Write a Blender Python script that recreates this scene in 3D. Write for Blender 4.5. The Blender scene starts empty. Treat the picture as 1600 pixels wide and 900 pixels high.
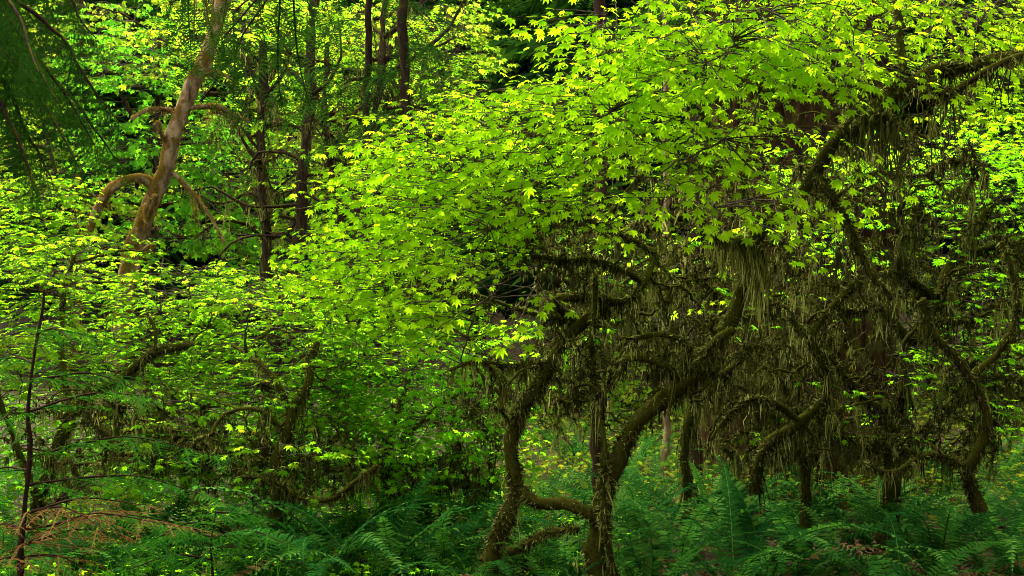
import bpy, math, random
import numpy as np
from mathutils import Matrix, Vector

SC = bpy.context.scene
COL = SC.collection
rng = np.random.default_rng(11)
random.seed(5)
R = math.radians

# ------------------------------------------------------------------ camera, sky, sun, exposure
K = 0.55 / 800.0          # tangent of the view angle per photo pixel
CZ, HY = 1.6, 600.0       # eye height, row of the horizon
cam = bpy.data.cameras.new("camera")
cam.lens = 18.0 / 0.55
cam.sensor_width = 36.0
cam.shift_y = 150.0 / 1600.0
cam.clip_start, cam.clip_end = 0.05, 600.0
camo = bpy.data.objects.new("camera", cam)
camo.location = (0, 0, CZ)
camo.rotation_euler = (R(90), 0, 0)
COL.objects.link(camo)
SC.camera = camo

SUN_EL, SUN_AZ = 50.0, -24.0      # azimuth from +Y (into the picture) towards +X
world = bpy.data.worlds.new("World")
SC.world = world
world.use_nodes = True
nt = world.node_tree
nt.nodes.clear()
sky = nt.nodes.new("ShaderNodeTexSky")
sky.sky_type = 'NISHITA'
sky.sun_disc = False
sky.sun_elevation = R(SUN_EL)
sky.sun_rotation = R(SUN_AZ)
sky.air_density, sky.dust_density, sky.ozone_density = 1.0, 4.0, 0.6
hs = nt.nodes.new("ShaderNodeHueSaturation")
hs.inputs["Saturation"].default_value = 0.12
bg = nt.nodes.new("ShaderNodeBackground")
bg.inputs["Strength"].default_value = 0.12
wo = nt.nodes.new("ShaderNodeOutputWorld")
nt.links.new(sky.outputs[0], hs.inputs["Color"])
tint = nt.nodes.new("ShaderNodeMixRGB"); tint.blend_type = 'MULTIPLY'
tint.inputs[0].default_value = 1.0; tint.inputs[2].default_value = (1.0, 0.965, 0.86, 1)
nt.links.new(hs.outputs[0], tint.inputs[1])
nt.links.new(tint.outputs[0], bg.inputs[0])
nt.links.new(bg.outputs[0], wo.inputs[0])

sun = bpy.data.lights.new("sun", 'SUN')
sun.energy = 1.0
sun.angle = R(95)
sun.color = (1.0, 0.94, 0.80)
suno = bpy.data.objects.new("sun", sun)
_a, _e = R(SUN_AZ), R(SUN_EL)
_d = Vector((math.sin(_a) * math.cos(_e), math.cos(_a) * math.cos(_e), math.sin(_e)))
suno.rotation_euler = _d.to_track_quat('Z', 'Y').to_euler()
suno.location = _d * 60
COL.objects.link(suno)

SC.view_settings.view_transform = 'Standard'
SC.view_settings.look = 'None'
SC.view_settings.exposure = 3.65
SC.view_settings.gamma = 1.0
SC.render.engine = 'CYCLES'
SC.cycles.filter_width = 1.0
SC.cycles.use_denoising = True
SC.cycles.adaptive_threshold = 0.004
SC.cycles.max_bounces = 10
SC.cycles.diffuse_bounces = 7
SC.cycles.transmission_bounces = 5
SC.cycles.glossy_bounces = 2

# ------------------------------------------------------------------ helpers
def P(px, py, Y):
    return np.array([(px - 800.0) * K * Y, Y, CZ + (HY - py) * K * Y])

def gz(x, y):
    x = np.asarray(x, float); y = np.asarray(y, float)
    z = 0.07 * np.sin(x * 0.9 + 1.3) * np.cos(y * 0.7) + 0.05 * np.sin(x * 2.1 + y * 1.7)
    z = z + 0.075 * np.clip(y - 10, 0, 28) - 0.03 * np.clip(-y, 0, 10)
    z = z + 0.78 * np.clip(y - 40, 0, 75)
    return z

def norm(v):
    return v / np.maximum(np.linalg.norm(v, axis=-1, keepdims=True), 1e-9)

class MB:
    """collects vertices and faces; build() links them as ONE mesh object"""
    def __init__(self):
        self.v, self.t, self.q, self.a, self.n = [], [], [], [], 0
    def add(self, v, tris=None, quads=None, var=None):
        v = np.asarray(v, float).reshape(-1, 3)
        self.v.append(v)
        if tris is not None and len(tris): self.t.append(np.asarray(tris, np.int64).reshape(-1, 3) + self.n)
        if quads is not None and len(quads): self.q.append(np.asarray(quads, np.int64).reshape(-1, 4) + self.n)
        self.a.append(np.zeros(len(v)) if var is None else np.broadcast_to(np.asarray(var, float), (len(v),)))
        self.n += len(v)
    def mesh(self, name, mat, origin=(0, 0, 0), smooth=False):
        me = bpy.data.meshes.new(name)
        v = np.concatenate(self.v) - np.asarray(origin, float)
        t = np.concatenate(self.t) if self.t else np.zeros((0, 3), np.int64)
        q = np.concatenate(self.q) if self.q else np.zeros((0, 4), np.int64)
        me.vertices.add(len(v)); me.vertices.foreach_set('co', v.astype(np.float32).ravel())
        me.loops.add(t.size + q.size)
        me.loops.foreach_set('vertex_index', np.concatenate([t.ravel(), q.ravel()]).astype(np.int32))
        me.polygons.add(len(t) + len(q))
        st = np.concatenate([np.arange(len(t)) * 3, t.size + np.arange(len(q)) * 4]).astype(np.int32)
        me.polygons.foreach_set('loop_start', st)
        if smooth: me.polygons.foreach_set('use_smooth', np.ones(len(t) + len(q), bool))
        at = me.attributes.new('var', 'FLOAT', 'POINT')
        at.data.foreach_set('value', np.concatenate(self.a).astype(np.float32))
        me.update(calc_edges=True)
        if mat: me.materials.append(mat)
        return me
    def build(self, name, mat, parent=None, origin=(0, 0, 0), smooth=False, kind=None):
        if self.n == 0: return None
        return link(name, self.mesh(name, mat, origin, smooth), parent, kind=kind)

def link(name, me, parent=None, mtx=None, kind=None, label=None):
    o = bpy.data.objects.new(name, me)
    COL.objects.link(o)
    if parent: o.parent = parent
    if mtx is not None: o.matrix_basis = mtx
    if kind: o['kind'] = kind
    if label: o['label'] = label
    return o

def thing(name, label, cat, loc, group=None):
    o = bpy.data.objects.new(name, None)
    COL.objects.link(o)
    o.location = [float(c) for c in loc]
    o.empty_display_size = 0.2
    o['label'] = label; o['category'] = cat
    if group: o['group'] = group
    return o

def basis(d, up):
    """rotation matrices (N,3,3) whose y axis is d and whose z axis is near up"""
    y = norm(d); x = norm(np.cross(y, up)); z = np.cross(x, y)
    return np.stack([x, y, z], axis=-1)

def mtx(rot, loc, s=1.0):
    m = Matrix.Identity(4)
    for i in range(3):
        for j in range(3): m[i][j] = float(rot[i][j] * s)
        m[i][3] = float(loc[i])
    return m

def batch_tubes(mb, C, Rr, sides=3, var=None):
    """C (N,S,3) centre lines, Rr (N,S) radii"""
    C = np.asarray(C, float)
    N, S = C.shape[:2]
    if N == 0: return
    ch = norm(C[:, -1] - C[:, 0])
    ref = np.where(np.abs(ch[:, 2:3]) > 0.8, np.array([[1.0, 0, 0]]), np.array([[0, 0, 1.0]]))
    u = norm(np.cross(ch, ref)); w = np.cross(ch, u)
    a = np.arange(sides) * 2 * math.pi / sides
    ring = u[:, None, :] * np.cos(a)[None, :, None] + w[:, None, :] * np.sin(a)[None, :, None]
    V = C[:, :, None, :] + Rr[:, :, None, None] * ring[:, None, :, :]
    base = (np.arange(N) * S * sides)[:, None, None]
    i = np.arange(S - 1)[None, :, None] * sides
    k = np.arange(sides)[None, None, :]
    k2 = (k + 1) % sides
    q = np.stack([base + i + k, base + i + k2, base + i + sides + k2, base + i + sides + k], -1).reshape(-1, 4)
    vv = np.repeat(rng.random(N) if var is None else np.broadcast_to(var, (N,)), S * sides)
    mb.add(V.reshape(-1, 3), quads=q, var=vv)

def smooth_path(pts, step=0.07, wig=0.0):
    p = np.asarray(pts, float)
    p = np.vstack([2 * p[0] - p[1], p, 2 * p[-1] - p[-2]])
    out = []
    for i in range(1, len(p) - 2):
        n = max(2, int(np.linalg.norm(p[i + 1] - p[i]) / step))
        t = np.linspace(0, 1, n, endpoint=False)[:, None]
        out.append(0.5 * (2 * p[i] + (p[i + 1] - p[i - 1]) * t + (2 * p[i - 1] - 5 * p[i] + 4 * p[i + 1] - p[i + 2]) * t ** 2
                          + (3 * p[i] - p[i - 1] - 3 * p[i + 1] + p[i + 2]) * t ** 3))
    out.append(p[-2][None])
    c = np.vstack(out)
    if wig > 0:
        s = np.linspace(0, 1, len(c)) * len(c) * step
        for ax in range(3):
            for f in (1.7, 4.1, 7.9):
                c[1:, ax] += (wig / f ** 0.6 * np.sin(s * f * 2 + rng.uniform(0, 6)))[1:]
    return c

def limb_tube(mb, c, r, sides=9, lump=0.22, var=0.5):
    n = len(c)
    if r.max() > 0.12: sides, lump = 22, lump * 0.55
    tg = norm(np.gradient(c, axis=0))
    u = np.cross(tg[0], [0.3, 0.9, 0.31]); u /= np.linalg.norm(u)
    V = np.zeros((n, sides, 3))
    a = np.arange(sides) * 2 * math.pi / sides
    s = np.linspace(0, n * 0.07, n)
    ph = rng.uniform(0, 6, 6)
    for i in range(n):
        u = u - tg[i] * np.dot(u, tg[i]); u /= np.linalg.norm(u)
        w = np.cross(tg[i], u)
        rr = r[i] * (1 + lump * (0.5 * np.sin(2 * a + s[i] * 9 + ph[0]) + 0.5 * np.sin(3 * a - s[i] * 14 + ph[1]) + 0.4 * np.sin(s[i] * 11 + ph[2])
                                 + 0.35 * np.sin(a + s[i] * 31 + ph[3]) + 0.3 * np.sin(5 * a + s[i] * 47 + ph[4]) + 0.3 * np.sin(s[i] * 63 + ph[5])))
        V[i] = c[i] + np.outer(np.cos(a) * rr, u) + np.outer(np.sin(a) * rr, w)
    i = np.arange(n - 1)[:, None] * sides
    k = np.arange(sides)[None]
    k2 = (k + 1) % sides
    q = np.stack([i + k, i + k2, i + sides + k2, i + sides + k], -1).reshape(-1, 4)
    mb.add(V.reshape(-1, 3), quads=q, var=var)
    # closing tip
    tip = c[-1] + tg[-1] * r[-1] * 0.8
    ring = V[-1]
    mb.add(np.vstack([ring, tip[None]]), tris=[(j, (j + 1) % sides, sides) for j in range(sides)], var=var)

def hang(mb, p, ln, S, rad, var):
    """strands hanging from the points p, each a narrow crooked ribbon"""
    N = len(p)
    if N == 0: return
    w = np.linspace(0, 1, S)
    C = p[:, None, :] + np.zeros((N, S, 3))
    C[:, :, 2] -= ln[:, None] * w[None] ** 1.1
    dr = rng.normal(0, 0.11, (N, 2)) * ln[:, None]
    for k in (0, 1):
        C[:, :, k] += dr[:, k:k + 1] * np.sqrt(w)[None] + np.cumsum(rng.normal(0, 0.036, (N, S)), 1) * ln[:, None] ** 0.5 * 0.6
    prof = np.interp(w, [0, 0.3, 0.7, 1], [0.8, 1.0, 0.65, 0.1])
    wd = rad[:, None] * prof[None] * np.exp(rng.normal(-0.1, 0.55, (N, S))) * 1.1
    a = rng.uniform(0, math.pi, (N, 1)) + rng.normal(0, 0.5, (N, S))
    e = np.stack([np.cos(a), np.sin(a), np.zeros_like(a)], -1) * wd[..., None]
    V = np.stack([C - e, C + e], 2).reshape(-1, 3)
    o = (np.arange(N) * S * 2)[:, None] + np.arange(S - 1)[None] * 2
    mb.add(V, quads=np.stack([o, o + 1, o + 3, o + 2], -1).reshape(-1, 4), var=np.repeat(var, S * 2))

def along(c, u):
    f = np.clip(u, 0, 0.999) * (len(c) - 1); i0 = f.astype(int); t = (f - i0)[:, None]
    return c[i0] * (1 - t) + c[np.minimum(i0 + 1, len(c) - 1)] * t, i0

def moss_strands(mb, c, r, dens, length):
    """hanging moss along a centre line: tapering tassels and a short fringe"""
    L = np.linalg.norm(np.diff(c, axis=0), axis=1).sum()
    nc = rng.poisson(max(0.0, dens * 1.1 * L))
    if nc:
        u0 = rng.random(nc); v0 = rng.random(nc)
        cl = length * np.clip(np.exp(rng.normal(-0.3, 0.7, nc)), 0.12, 2.2)
        k = (rng.integers(6, 20, nc) * np.clip(cl / length, 0.7, 1.7)).astype(int)
        idx = np.repeat(np.arange(nc), k); N = len(idx)
        o = rng.normal(0, 1, N)
        sp = (0.012 + 0.11 * cl)[idx]
        ln = cl[idx] * np.exp(-o * o / 1.4) * rng.uniform(0.4, 1.15, N) + 0.012
        rad = rng.uniform(0.0012, 0.0042, N) * (0.6 + 0.5 * np.minimum(ln / 0.2, 1.4))
        p, i0 = along(c, u0[idx] + o * sp / max(L, 0.2))
        p = p + rng.normal(0, 1, (N, 3)) * (r[i0] * 0.7)[:, None] * [1, 1, 0.3]
        hang(mb, p, ln, 5, rad, v0[idx] * 0.82 + rng.random(N) * 0.18)
    n = int(dens * 14 * L)
    if n:
        p, i0 = along(c, rng.random(n))
        p = p + rng.normal(0, 1, (n, 3)) * (r[i0] * 0.75)[:, None]
        hang(mb, p, 0.012 + 0.05 * rng.random(n) ** 1.5, 3, rng.uniform(0.0016, 0.0042, n), rng.random(n))

def moss_on_many(mb, C, r, mult, length):
    """the same for many short crooked branches at once: C (N,S,3)"""
    N, S = C.shape[:2]
    L = np.linalg.norm(np.diff(C, axis=1), axis=2).sum(1)
    def pick(path, u):
        f = np.clip(u, 0, 0.999) * (S - 1); i0 = f.astype(int); t = (f - i0)[:, None]
        return C[path, i0] * (1 - t) + C[path, i0 + 1] * t
    nt_ = rng.poisson(L * 2.1 * mult)
    path = np.repeat(np.arange(N), nt_); T = len(path)
    u0 = rng.random(T); v0 = rng.random(T)
    cl = 1.25 * length * np.clip(np.exp(rng.normal(-0.3, 0.7, T)), 0.15, 2.4)
    k = rng.integers(7, 20, T)
    idx = np.repeat(np.arange(T), k); M_ = len(idx)
    o = rng.normal(0, 1, M_)
    ln = cl[idx] * np.exp(-o * o / 1.4) * rng.uniform(0.4, 1.15, M_) + 0.01
    p = pick(path[idx], u0[idx] + o * (0.012 + 0.07 * cl[idx]) / np.maximum(L[path[idx]], 0.2)) + rng.normal(0, r * 0.7, (M_, 3))
    hang(mb, p, ln, 4, rng.uniform(0.0014, 0.0048, M_), v0[idx] * 0.82 + rng.random(M_) * 0.18)
    nf = (L * 42 * mult).astype(int)
    path = np.repeat(np.arange(N), nf); F = len(path)
    p = pick(path, rng.random(F)) + rng.normal(0, r * 0.6, (F, 3))
    hang(mb, p, 0.010 + 0.04 * rng.random(F) ** 1.6, 3, rng.uniform(0.0018, 0.0046, F), rng.random(F))

def fuzz(mb, c, r, per_m, ln=0.03):
    """short moss blades standing off a limb, in patches"""
    L = np.linalg.norm(np.diff(c, axis=0), axis=1).sum()
    N = int(per_m * L)
    if N < 1: return
    f = rng.random(N) * (len(c) - 1.001)
    sl = f / len(c) * L; ph = rng.uniform(0, 6, 2)
    f = f[rng.random(N) < np.clip(0.45 + 0.5 * np.sin(sl * 7 + ph[0]) + 0.4 * np.sin(sl * 17 + ph[1]), 0.06, 1)]
    N = len(f)
    if N < 1: return
    i0 = f.astype(int); t = (f - i0)[:, None]
    p = c[i0] * (1 - t) + c[i0 + 1] * t
    tg = norm(c[i0 + 1] - c[i0])
    d = rng.normal(0, 1, (N, 3)); d = norm(d - tg * (d * tg).sum(1, keepdims=True))
    p = p + d * r[i0][:, None] * 0.85
    out = norm(d + rng.normal(0, 0.5, (N, 3)) + [0, 0, -0.45])
    w = norm(np.cross(out, rng.normal(0, 1, (N, 3))))
    l = ln * np.clip(np.exp(rng.normal(0, 0.4, N)), 0.4, 1.7)[:, None]
    V = np.stack([p - w * l * 0.16, p + w * l * 0.16, p + out * l], 1).reshape(-1, 3)
    mb.add(V, tris=np.arange(N * 3).reshape(-1, 3), var=np.repeat(rng.random(N), 3))

# ------------------------------------------------------------------ materials
def mat_base(name):
    m = bpy.data.materials.new(name); m.use_nodes = True
    n = m.node_tree; n.nodes.clear()
    out = n.nodes.new("ShaderNodeOutputMaterial")
    return m, n, out

def var_fac(n):
    at = n.nodes.new("ShaderNodeAttribute"); at.attribute_name = 'var'
    oi = n.nodes.new("ShaderNodeObjectInfo")
    ad = n.nodes.new("ShaderNodeMath"); ad.operation = 'ADD'
    n.links.new(at.outputs['Fac'], ad.inputs[0]); n.links.new(oi.outputs['Random'], ad.inputs[1])
    fr = n.nodes.new("ShaderNodeMath"); fr.operation = 'FRACT'
    n.links.new(ad.outputs[0], fr.inputs[0])
    return fr.outputs[0]

def ramp(n, fac, stops):
    r = n.nodes.new("ShaderNodeValToRGB")
    e = r.color_ramp.elements
    while len(e) < len(stops): e.new(0.5)
    for el, (p, c) in zip(e, stops):
        el.position = p; el.color = (*c, 1)
    n.links.new(fac, r.inputs[0])
    return r.outputs[0]

def noise(n, scale, detail=4, stretch=None, rough=0.6):
    t = n.nodes.new("ShaderNodeTexNoise")
    t.inputs['Scale'].default_value = scale; t.inputs['Detail'].default_value = detail
    t.inputs['Roughness'].default_value = rough
    tc = n.nodes.new("ShaderNodeTexCoord")
    if stretch:
        mp = n.nodes.new("ShaderNodeMapping"); mp.inputs['Scale'].default_value = stretch
        n.links.new(tc.outputs['Object'], mp.inputs[0]); n.links.new(mp.outputs[0], t.inputs[0])
    else:
        n.links.new(tc.outputs['Object'], t.inputs[0])
    return t.outputs[0]

def leaf_mat(name, refl, trans, mix=0.6, rough=0.6, spec=0.0):
    """refl and trans are lists of ramp stops"""
    m, n, out = mat_base(name)
    f = var_fac(n)
    cr = ramp(n, f, refl); ct = ramp(n, f, trans)
    p = n.nodes.new("ShaderNodeBsdfPrincipled")
    p.inputs['Roughness'].default_value = rough
    p.inputs['Specular IOR Level'].default_value = spec
    n.links.new(cr, p.inputs['Base Color'])
    t = n.nodes.new("ShaderNodeBsdfTranslucent"); n.links.new(ct, t.inputs[0])
    mx = n.nodes.new("ShaderNodeMixShader"); mx.inputs[0].default_value = mix
    n.links.new(p.outputs[0], mx.inputs[1]); n.links.new(t.outputs[0], mx.inputs[2])
    n.links.new(mx.outputs[0], out.inputs[0])
    return m

def bark_mat(name, dark, light, moss=None, moss_amt=0.5, scale=30, stretch=(1, 1, 0.25), bump=0.6):
    m, n, out = mat_base(name)
    nz = noise(n, scale, 5, stretch)
    c = ramp(n, nz, [(0.32, dark), (0.68, light)])
    p = n.nodes.new("ShaderNodeBsdfPrincipled")
    p.inputs['Roughness'].default_value = 0.9
    p.inputs['Specular IOR Level'].default_value = 0.0
    if moss:
        n2 = noise(n, 5, 6)
        g = n.nodes.new("ShaderNodeNewGeometry")
        sx = n.nodes.new("ShaderNodeSeparateXYZ"); n.links.new(g.outputs['Normal'], sx.inputs[0])
        ma = n.nodes.new("ShaderNodeMath"); ma.operation = 'MULTIPLY_ADD'; ma.inputs[1].default_value = 0.22
        n.links.new(sx.outputs[2], ma.inputs[0]); n.links.new(n2, ma.inputs[2])
        fm = ramp(n, ma.outputs[0], [(max(0.0, 0.72 - moss_amt * 0.5), (0, 0, 0)), (max(0.05, 0.84 - moss_amt * 0.5), (1, 1, 1))])
        n3 = noise(n, 60, 3)
        cm = ramp(n, n3, [(0.3, tuple(x * 0.45 for x in moss)), (0.7, moss)])
        mx = n.nodes.new("ShaderNodeMixRGB"); n.links.new(fm, mx.inputs[0]); n.links.new(c, mx.inputs[1]); n.links.new(cm, mx.inputs[2])
        c = mx.outputs[0]
    n.links.new(c, p.inputs['Base Color'])
    b = n.nodes.new("ShaderNodeBump"); b.inputs['Strength'].default_value = bump; b.inputs['Distance'].default_value = 0.02
    n.links.new(nz, b.inputs['Height']); n.links.new(b.outputs[0], p.inputs['Normal'])
    n.links.new(p.outputs[0], out.inputs[0])
    return m

def moss_mat(name, stops, tr=0.35):
    return leaf_mat(name, stops, [(p, tuple(min(1, x * 1.4) for x in c)) for p, c in stops], mix=tr, rough=0.9, spec=0.05)

M = {}
M['leaf_bright'] = leaf_mat('maple leaf yellow green',
    [(0, (0.08, 0.19, 0.006)), (0.5, (0.13, 0.25, 0.005)), (1, (0.17, 0.29, 0.006))],
    [(0, (0.46, 0.84, 0.006)), (0.5, (0.52, 0.89, 0.007)), (1, (0.58, 0.92, 0.010))], 0.80)
M['leaf_green'] = leaf_mat('maple leaf green',
    [(0, (0.035, 0.12, 0.005)), (0.5, (0.06, 0.17, 0.006)), (1, (0.10, 0.21, 0.008))],
    [(0, (0.20, 0.64, 0.006)), (0.55, (0.32, 0.78, 0.006)), (1, (0.44, 0.84, 0.01))], 0.72)
M['leaf_lime'] = leaf_mat('maple leaf mixed lime',
    [(0, (0.05, 0.13, 0.005)), (0.6, (0.09, 0.18, 0.007)), (1, (0.16, 0.21, 0.01))],
    [(0, (0.20, 0.56, 0.006)), (0.6, (0.32, 0.70, 0.008)), (0.96, (0.40, 0.73, 0.012)), (1, (0.70, 0.55, 0.02))], 0.72)
M['leaf_far'] = leaf_mat('far maple leaf',
    [(0, (0.04, 0.12, 0.008)), (0.6, (0.10, 0.19, 0.01)), (1, (0.17, 0.20, 0.015))],
    [(0, (0.14, 0.42, 0.01)), (0.6, (0.33, 0.60, 0.012)), (1, (0.50, 0.54, 0.03))], 0.66)
M['leaf_far_dark'] = leaf_mat('far maple leaf deep green',
    [(0, (0.02, 0.09, 0.008)), (1, (0.06, 0.15, 0.01))],
    [(0, (0.08, 0.42, 0.012)), (1, (0.24, 0.62, 0.012))], 0.6)
M['cover'] = leaf_mat('ground cover leaf',
    [(0, (0.03, 0.10, 0.006)), (0.7, (0.09, 0.15, 0.01)), (1, (0.15, 0.12, 0.015))],
    [(0, (0.08, 0.30, 0.008)), (1, (0.40, 0.42, 0.02))], 0.45)
M['litter'] = leaf_mat('dead leaf litter',
    [(0, (0.05, 0.025, 0.012)), (0.6, (0.11, 0.055, 0.022)), (1, (0.19, 0.10, 0.04))],
    [(0, (0.05, 0.025, 0.012)), (1, (0.16, 0.08, 0.03))], 0.2, 0.8, 0.1)
M['fern'] = leaf_mat('sword fern pinna',
    [(0, (0.005, 0.036, 0.007)), (0.6, (0.014, 0.066, 0.010)), (1, (0.08, 0.18, 0.026))],
    [(0, (0.02, 0.12, 0.02)), (1, (0.08, 0.28, 0.02))], 0.28, 0.6, 0.0)
M['fern_dead'] = leaf_mat('dead fern pinna',
    [(0, (0.06, 0.026, 0.010)), (1, (0.15, 0.075, 0.025))],
    [(0, (0.06, 0.03, 0.01)), (1, (0.14, 0.07, 0.02))], 0.25, 0.8, 0.1)
M['needle'] = leaf_mat('conifer needle',
    [(0, (0.008, 0.030, 0.005)), (0.6, (0.014, 0.050, 0.006)), (1, (0.03, 0.08, 0.008))],
    [(0, (0.015, 0.07, 0.005)), (1, (0.05, 0.15, 0.008))], 0.15, 0.6, 0.0)
M['needle_young'] = leaf_mat('hemlock needle',
    [(0, (0.008, 0.055, 0.005)), (0.6, (0.016, 0.085, 0.006)), (1, (0.035, 0.12, 0.008))],
    [(0, (0.03, 0.18, 0.012)), (1, (0.10, 0.30, 0.015))], 0.32, 0.6, 0.0)
M['needle_dead'] = leaf_mat('dead hemlock needle',
    [(0, (0.10, 0.040, 0.008)), (0.6, (0.19, 0.085, 0.014)), (1, (0.22, 0.14, 0.02))],
    [(0, (0.14, 0.045, 0.01)), (1, (0.28, 0.12, 0.02))], 0.3, 0.8, 0.1)
M['moss'] = moss_mat('hanging moss', [(0, (0.012, 0.011, 0.003)), (0.5, (0.044, 0.046, 0.009)), (0.8, (0.15, 0.155, 0.032)), (1, (0.32, 0.33, 0.085))])
M['moss_gold'] = moss_mat('golden moss', [(0, (0.07, 0.045, 0.010)), (0.6, (0.15, 0.10, 0.018)), (1, (0.20, 0.15, 0.03))])
M['mossbark'] = bark_mat('mossy maple bark', (0.018, 0.013, 0.008), (0.05, 0.036, 0.022), (0.06, 0.06, 0.009), 0.8)
M['darkbark'] = bark_mat('dark wet bark', (0.014, 0.010, 0.007), (0.045, 0.030, 0.020), (0.07, 0.06, 0.014), 0.3)
M['alderbark'] = bark_mat('pale alder bark', (0.045, 0.028, 0.016), (0.36, 0.25, 0.145), (0.13, 0.082, 0.014), 0.55, 13, (1, 1, 0.3), 1.0)
M['palebark'] = bark_mat('pale slim trunk bark', (0.10, 0.07, 0.04), (0.30, 0.21, 0.12), None, 0, 22, (1, 1, 0.15))
M['spruce'] = bark_mat('old spruce bark', (0.007, 0.004, 0.002), (0.040, 0.021, 0.010), (0.06, 0.06, 0.010), 0.45, 9, (1, 1, 0.14), 1.0)
M['twig'] = bark_mat('twig bark', (0.016, 0.011, 0.008), (0.11, 0.085, 0.06))
M['stemwood'] = bark_mat('sapling stem', (0.018, 0.010, 0.008), (0.05, 0.028, 0.020))

# ------------------------------------------------------------------ leaf shapes
def leaf_shape(n_lobes=7, teeth=False, curl=0.25, seed=0):
    rg = np.random.default_rng(seed)
    half = n_lobes // 2
    angs = np.linspace(0, 122, half + 1)
    lens = [1.0, 0.95, 0.82, 0.52][:half + 1] if half == 3 else [1.0, 0.9, 0.6][:half + 1]
    pts = []   # right side from tip down
    for i in range(half + 1):
        a, l = angs[i], lens[i] * rg.uniform(0.93, 1.05)
        if teeth:
            if i > 0: pts.append((a - 8.5, l * 0.74))
            pts.append((a, l)); pts.append((a + 8.5, l * 0.74))
        else:
            pts.append((a, l))
        if i < half: pts.append(((angs[i] + angs[i + 1]) / 2, 0.56 * (l + lens[i + 1]) / 2))
    pts.append((158, 0.22))
    right = [(math.radians(a), r) for a, r in pts]
    left = [(-a, r) for a, r in right[1:]][::-1]
    poly = left + right
    if teeth: poly = [(-math.radians(8.5), lens[0] * 0.74)] and (left[:] + right)
    v = [(0, 0, 0)]
    for a, r in poly:
        x, y = math.sin(a) * r * 0.5, math.cos(a) * r * 0.5
        v.append((x, y, -curl * (x * x + y * y) * 1.6 + 0.06 * (abs(x)) ))
    n = len(poly)
    tris = [(0, i, i + 1) for i in range(1, n)]
    v = np.array(v); v[:, 1] += 0.04
    tris = [(a, c, b) for a, b, c in tris]
    return v, np.array(tris)

LEAF7 = [leaf_shape(7, False, c, s) for c, s in ((0.2, 1), (0.5, 2), (0.8, 3))]
LEAF7T = [leaf_shape(7, True, c, s) for c, s in ((0.2, 1), (0.5, 2), (0.85, 3))]
LEAF5 = [leaf_shape(5, False, c, s) for c, s in ((0.2, 4), (0.6, 5))]
_leafmesh = {}
def leaf_mesh(k, matname):
    if (k, matname) not in _leafmesh:
        mb = MB(); mb.add(LEAF7T[k][0], tris=LEAF7T[k][1])
        _leafmesh[(k, matname)] = mb.mesh('leaf', M[matname])
    return _leafmesh[(k, matname)]

def add_leaves(mb, pos, d, up, size, shapes):
    N = len(pos)
    if N == 0: return
    Rm = basis(d, up)
    which = rng.integers(0, len(shapes), N)
    for k, (sv, st) in enumerate(shapes):
        ix = np.where(which == k)[0]
        if len(ix) == 0: continue
        V = np.einsum('nij,vj->nvi', Rm[ix] * size[ix][:, None, None], sv) + pos[ix][:, None, :]
        T = st[None] + (np.arange(len(ix)) * len(sv))[:, None, None]
        mb.add(V.reshape(-1, 3), tris=T.reshape(-1, 3), var=np.repeat(rng.random(len(ix)), len(sv)))

def sprays(start, head, length, pairs, size, droop, dsd, upj=0.28, nrm=(0, 0, 1.0)):
    nrm = norm(np.array(nrm, float))
    """flat sprays of opposite leaves; returns leaf pos, dir, up, size and twig lines"""
    N = len(start)
    t = np.linspace(0.2, 1, pairs)
    side = norm(np.cross(head, nrm))
    sag = rng.uniform(-0.05, 0.25, N)
    stem = start[:, None, :] + head[:, None, :] * (length[:, None] * t[None])[:, :, None]
    stem[:, :, 2] -= (sag * length)[:, None] * t[None] ** 2
    stem += rng.normal(0, 0.012, stem.shape)
    sg = np.array([-1.0, 1.0])
    ang = np.radians(rng.normal(58, 16, (N, pairs, 2)))
    ang[:, -1, :] = np.radians(rng.normal(28, 12, (N, 2)))
    d = head[:, None, None, :] * np.cos(ang)[..., None] + side[:, None, None, :] * (np.sin(ang) * sg)[..., None]
    dr = np.radians(rng.normal(droop, dsd, (N, pairs, 2)))
    d = d * np.cos(dr)[..., None] - nrm * np.sin(dr)[..., None] * 0.6; d[..., 2] -= np.sin(dr) * 0.4
    pos = stem[:, :, None, :] + d * rng.uniform(0.02, 0.06, (N, pairs, 2))[..., None]
    up = nrm + rng.normal(0, upj, pos.shape)
    sz = size * rng.uniform(0.5, 1.25, pos.shape[:3])
    keep = rng.random(pos.shape[:3]) < 0.92
    return pos[keep], d[keep], up[keep], sz[keep], stem

# ------------------------------------------------------------------ a broadleaf tree or shrub
def limb_pts(spec):
    return [P(*p) if len(p) == 3 else np.array(p[:3]) for p in spec]

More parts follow.
